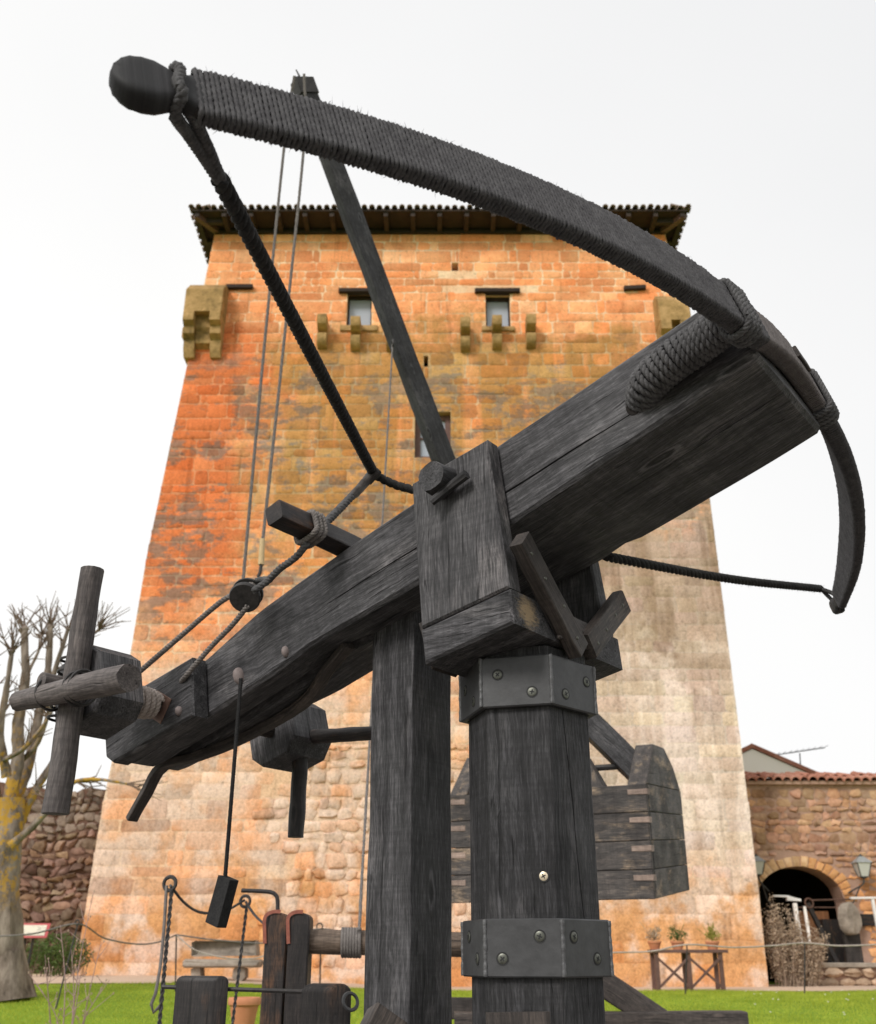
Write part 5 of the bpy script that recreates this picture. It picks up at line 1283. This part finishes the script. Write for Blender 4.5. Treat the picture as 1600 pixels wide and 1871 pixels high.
# -- big terracotta pot on the lawn
PY = 12.0
c = at(447, 1822, PY); rr = (at(477, 1822, PY).x - at(417, 1822, PY).x) / 2; gz = ground_z(c.x, PY); h = c.z - gz
po = thing('flower_pot', 'large terracotta flower pot with rolled rim on the lawn', 'flower pot', (c.x, PY, gz))
m = MB(); m.lathe((c.x, PY, gz), [(rr * .55, 0), (rr * .62, h * .1), (rr * .86, h * .78), (rr * .84, h * .79)], 28); m.build('body', M['terracotta'], po, 50)
m = MB(); m.lathe((c.x, PY, gz), [(rr * .86, h * .77), (rr * .98, h * .80), (rr, h * .86), (rr * .99, h * .97), (rr * .93, h), (rr * .84, h * .98), (rr * .82, h * .8), (.01, h * .8)], 28); m.build('rim', M['terracotta'], po, 50)

# -- table with three potted plants
TBY = 21.4
p0, p1 = at(1187, 1735, TBY), at(1323, 1735, TBY); gz = ground_z(8, TBY)
tb = thing('trestle_table', 'long dark trestle table with crossed braces at the tower foot', 'table', ((p0.x + p1.x) / 2, TBY, gz))
m = MB(); m.timber((p0.x, TBY, p0.z - .03), (p1.x, TBY, p0.z - .03), .55, .06, (0, 0, 1), .006, 6); m.build('top', M['frame_brown'], tb)
lg = [at(px, 1760, TBY).x for px in (1196, 1254, 1312)]
for x in lg:
    for dy in (-.2, .2): m = MB(); m.timber((x, TBY + dy, gz), (x, TBY + dy, p0.z - .06), .075, .075, (0, 1, 0), .004, 3); m.build('leg', M['frame_brown'], tb)
for xa, xb in zip(lg, lg[1:]):
    for i, (za, zb) in enumerate(((.12, .78), (.78, .12))): m = MB(); m.timber((xa + .03, TBY - .25 + .03 * i, gz + za * (p0.z - gz)), (xb - .03, TBY - .25 + .03 * i, gz + zb * (p0.z - gz)), .03, .045, (0, 0, 1), .003, 3); m.build('brace', M['frame_brown'], tb)
def leaves(mb, c, rx, ry, rz, n, s, flat=.5):
    for _ in range(n):
        d = V((random.gauss(0, 1), random.gauss(0, 1), random.gauss(0, 1))).normalized() * random.random() ** .45
        p = V(c) + V((d.x * rx, d.y * ry, d.z * rz)); a = V((random.gauss(0, 1), random.gauss(0, 1), random.gauss(0, 1))).normalized(); b = a.orthogonal().normalized(); l = s * random.uniform(.6, 1.3)
        mb.add([p - a * l, p - b * l * .4, p + a * l, p + b * l * .4], [(0, 1, 2, 3)])
for i, (px, mat, lab) in enumerate(((1196, 'leaf_dry', 'small clay pot with a dull dry plant at the left table end'), (1238, 'leaf_green', 'small clay pot with a dark green plant in the middle of the table'), (1302, 'leaf_yellow', 'small clay pot with a yellow-green plant at the right table end'))):
    c = at(px, 1730, TBY); pt = thing('potted_plant', lab, 'potted plant', (c.x, TBY, p0.z), 'potted plants on the trestle table')
    m = MB(); m.lathe((c.x, TBY, p0.z), [(.09, 0), (.12, .11), (.135, .115), (.135, .15), (.11, .15), (.1, .12), (.01, .12)], 16); m.build('pot', M['terracotta'], pt, 50)
    m = MB(); leaves(m, (c.x + random.gauss(0, .02), TBY, p0.z + .25), .16 + .04 * (i == 1), .13, .11, 220, .028); leaves(m, (c.x + random.uniform(-.12, .12), TBY, p0.z + .36), .09, .08, .07, 60, .024)
    for k in range(9): m.tube([(c.x, TBY, p0.z + .16), (c.x + random.gauss(0, .1), TBY + random.gauss(0, .1), p0.z + random.uniform(.35, .5))], .005, 4)
    m.build('foliage', M[mat], pt, None)

# -- lanterns on the arch wall
M['lamp_cap'] = mat_plain('lamp_cap', (.20, .21, .21), (.34, .35, .35), 8, .5, .1)
def lantern(px, py0, py1, side, label):
    a, b = at(px, py0, RW - .35), at(px, py1, RW - .35); h = a.z - b.z; x, y, z = b.x, RW - .35, b.z
    o = thing('wall_lantern', label, 'lantern', (x, RW, z), 'lanterns beside the arch'); w = h * .30
    fr4 = lambda r, zz: [V((x + sx_ * r, y + sy_ * r, zz)) for sx_, sy_ in ((1, 1), (-1, 1), (-1, -1), (1, -1))]
    m = MB(); m.loft([fr4(w * .55, z + h * .06), fr4(w, z + h * .62)], [0, 1]); m.build('glass', M['lamp_glass'], o, None)
    m = MB()
    for p, q in zip(fr4(w * .56, z + h * .05), fr4(w * 1.02, z + h * .63)): m.tube([p, q], .014, 5)
    m.build('frame', M['lamp_metal'], o)
    m = MB(); m.loft([fr4(w * 1.15, z + h * .62), fr4(w * 1.1, z + h * .66), fr4(w * .45, z + h * .84), fr4(w * .4, z + h * .88)], [0, .1, .3, .4]); m.build('cap', M['lamp_cap'], o, None)
    m = MB(); m.lathe((x, y, z + h * .87), [(w * .35, 0), (w * .32, h * .05), (w * .12, h * .09), (.01, h * .13)], 10); m.lathe((x, y, z), [(.02, -h * .04), (w * .5, 0), (w * .56, h * .06)], 10); m.build('finial', M['lamp_metal'], o)
    m = MB(); m.tube([(x, y, z - .02), (x - side * .04, y + .02, z - .14), (x - side * .2, y + .2, z - .25), (x - side * .3, RW - .03, z - .32)], .02, 6, None, True, 0, .03); m.tube([(x - side * .1, y + .08, z - .2), (x - side * .22, RW - .1, z - .5), (x - side * .3, RW - .03, z - .62)], .016, 6, None, True, 0, .03); m.build('bracket', M['lamp_metal'], o)
lantern(1385, 1560, 1600, -1, 'street lantern half hidden by the tower corner left of arch'); lantern(1578, 1560, 1604, 1, 'street lantern on iron bracket to the right of the arch')

# -- press inside the arch, railing, shrub
IY = 26.2
pr_ = thing('wooden_press', 'old wooden press with a pale round stone inside the arch', 'press', (at(1550, 1755, IY).x, IY, ZF))
def brd(px0, px1, py0, py1, mat, nm, Y=IY, t=.12):
    p, q = at(px0, py1, Y), at(px1, py0, Y); m = MB(); m.timber((( p.x + q.x) / 2, Y, p.z), ((p.x + q.x) / 2, Y, q.z), q.x - p.x, t, (0, 1, 0), .008, 3); return m.build(nm, M[mat], pr_)
brd(1571, 1591, 1650, 1766, 'wood_inner', 'upright'); brd(1548, 1569, 1706, 1766, 'wood_brown', 'upright', IY - .15); brd(1471, 1512, 1665, 1766, 'wood_inner', 'back_board', IY + .6, .06)
brd(1600, 1625, 1640, 1766, 'wood_brown', 'upright'); brd(1508, 1548, 1680, 1760, 'wood_tar', 'tank', IY + .3, .4)
m = MB(); m.timber(at(1566, 1681, IY - .2), at(1640, 1681, IY - .2), .2, .26, (0, 0, 1), .01, 3); m.build('beam', M['wood_tar'], pr_)
m = MB(); c = at(1551, 1680, IY - .35); m.lathe(c + V((-.12, 0, 0)), [(.30, -.02), (.34, .0), (.36, .06), (.36, .30), (.33, .36), (.02, .37)], 18, (.55, -.8, .05)); m.v = [c + V(((v - c).x * .75, (v - c).y * .6, (v - c).z)) + V((random.gauss(0, .008), 0, random.gauss(0, .008))) for v in m.v]; m.t = [(1.15, 1.15, 1.15)] * len(m.v); m.build('press_stone', M['bench'], pr_, 50)
m = MB(); m.timber(at(1475, 1650, IY - .6), at(1532, 1766, IY - .5), .09, .1, (0, 0, 1), .008, 3); m.build('lever', M['wood_tar'], pr_)
RY = 25.3
rl = thing('railing', 'white painted posts and rails before the dark arch', 'railing', (at(1500, 1765, RY).x, RY, zt + .1))
def rail(p, q, r, mat, nm): m = MB(); m.tube([p, q], r, 8); m.build(nm, M[mat], rl, 60)
zb_ = zt + .1
for px, w, py in ((1453, .085, 1650), (1471, .06, 1656)):
    p = at(px, py, RY); m = MB(); m.timber((p.x, RY, zb_), (p.x - .02, RY, p.z), w, w, (0, 1, 0), .006, 3); m.build('post', M['plaster'], rl)
p = at(1593, 1640, RY); m = MB(); m.timber((p.x + .04, RY, zb_), (p.x, RY, p.z), .07, .07, (0, 1, 0), .006, 3); m.build('post', M['white_paint'], rl)
a, b = at(1412, 1637, RY), at(1440, 1638, RY); m = MB(); m.timber(a, b, .1, .04); m.build('slab', M['white_paint'], rl)
m = MB(); a, b = at(1437, 1641, RY), at(1462, 1645, RY); m.timber(a, b, .12, .11, h1=.05); m.build('slab', M['white_paint'], rl)
rail(at(1478, 1645, RY), at(1556, 1643, RY), .018, 'iron_rust', 'rail'); rail(at(1450, 1658, RY), at(1528, 1658, RY), .014, 'iron_rust', 'rail'); rail(at(1527, 1644, RY), at(1527, 1660, RY), .016, 'iron_rust', 'strut')
a, b = at(1553, 1641, RY), at(1640, 1640, RY); m = MB(); m.timber(a, b, .1, .045); m.build('slab', M['white_paint'], rl)
m = MB(); c = at(1478, 1650, RY - .05); m.torus(c, (.2, -1, .1), .1, .022, 18, 6); m.build('wheel', M['iron_rust'], rl, 60)
SHY = 24.35
def shrub(name, label, cat, cols, Y, mats, nleaf, ls, stems):
    """cols: (px, py_top, half width px)"""
    b = at(sum(c[0] for c in cols) / len(cols), 1800, Y); g = ground_z(b.x, Y); o = thing(name, label, cat, (b.x, Y, g)); m = MB(); lf = MB()
    for px, py, hw_ in cols:
        tp = at(px, py, Y); w = hw_ * .0125
        for k in range(stems):
            e = V((tp.x + random.uniform(-1, 1) * w, Y + random.gauss(0, .18), g + (tp.z - g) * random.uniform(.65, 1.02))); s_ = V((lerp(b.x, tp.x, .6) + random.gauss(0, .06), Y + random.gauss(0, .06), g)); md = s_.lerp(e, .55) + V((random.gauss(0, .07), random.gauss(0, .07), 0))
            q = smoothpath([s_, md, e], .15); m.tube(q, .011, 4, .004)
            for _ in range(nleaf):
                p = q[random.randint(len(q) // 5, len(q) - 1)] + V((random.gauss(0, .045), random.gauss(0, .045), random.gauss(0, .05))); a_ = V((random.gauss(0, 1), random.gauss(0, 1), random.gauss(0, 1))).normalized(); b_ = a_.orthogonal().normalized(); l = ls * random.uniform(.5, 1.3)
                lf.add([p - a_ * l, p - b_ * l * .5, p + a_ * l, p + b_ * l * .5], [(0, 1, 2, 3)])
    m.build('stems', M[mats[0]], o, 60); lf.build('foliage', M[mats[1]], o, None)
shrub('dry_shrub', 'tall dry brown shrub beside the arch at the tower corner', 'shrub', [(1400, 1665, 14), (1415, 1640, 14), (1430, 1655, 14), (1446, 1668, 14), (1462, 1690, 16), (1480, 1700, 16), (1498, 1712, 12)], SHY, ('twig_light', 'leaf_dry'), 64, .032, 13)
hd_ = at(105, 1750, 22.8); hg = ground_z(hd_.x, 22.8)
hdg = thing('hedge', 'low clipped green hedge under the rubble wall', 'hedge', (hd_.x, 22.8, hg))
m = MB(); leaves(m, (hd_.x, 22.8, hg + .42), .72, .4, .42, 2600, .035); m.build('foliage', M['leaf_green'], hdg, None)
m = MB()
for i in range(26): x = hd_.x + random.uniform(-.6, .6); y = 22.8 + random.uniform(-.25, .25); m.tube([(x, y, hg), (x + random.gauss(0, .08), y, hg + random.uniform(.4, .75))], .008, 4)
m.build('stems', M['twig_dry'], hdg, 60)

# -- bare twiggy shrub in the near lawn, left
SY2 = 8.5
b = at(130, 1920, SY2); gz = ground_z(b.x, SY2)
ts_ = thing('twiggy_shrub', 'small leafless shrub with thin pinkish twigs in the lawn', 'shrub', (b.x, SY2, gz))
m = MB(); bud = MB()
for px0, px1, py1 in ((110, 82, 1745), (118, 110, 1690), (126, 130, 1735), (134, 168, 1640), (140, 185, 1720), (122, 60, 1790), (136, 200, 1790), (128, 148, 1770)):
    p0 = V((at(px0, 1871, SY2).x, SY2 + random.gauss(0, .08), gz)); p2 = at(px1, py1, SY2 + random.gauss(0, .15)); p1 = p0.lerp(p2, .5) + V((random.gauss(0, .03), 0, .05)); q = smoothpath([p0, p1, p2], .04)
    m.tube(q, .006, 5, .002)
    for _ in range(7):
        i = random.randint(len(q) // 4, len(q) - 2); e = q[i] + V((random.gauss(0, .07), random.gauss(0, .05), random.uniform(.04, .16))); m.tube([q[i], q[i].lerp(e, .5) + V((random.gauss(0, .01), 0, -.01)), e], .003, 4, .0015); bud.sphere(e, .006, .006, .009, 6, 4)
m.build('twigs', M['twig_pink'], ts_, 60); bud.build('buds', M['leaf_dry'], ts_, 60)['kind'] = 'stuff'
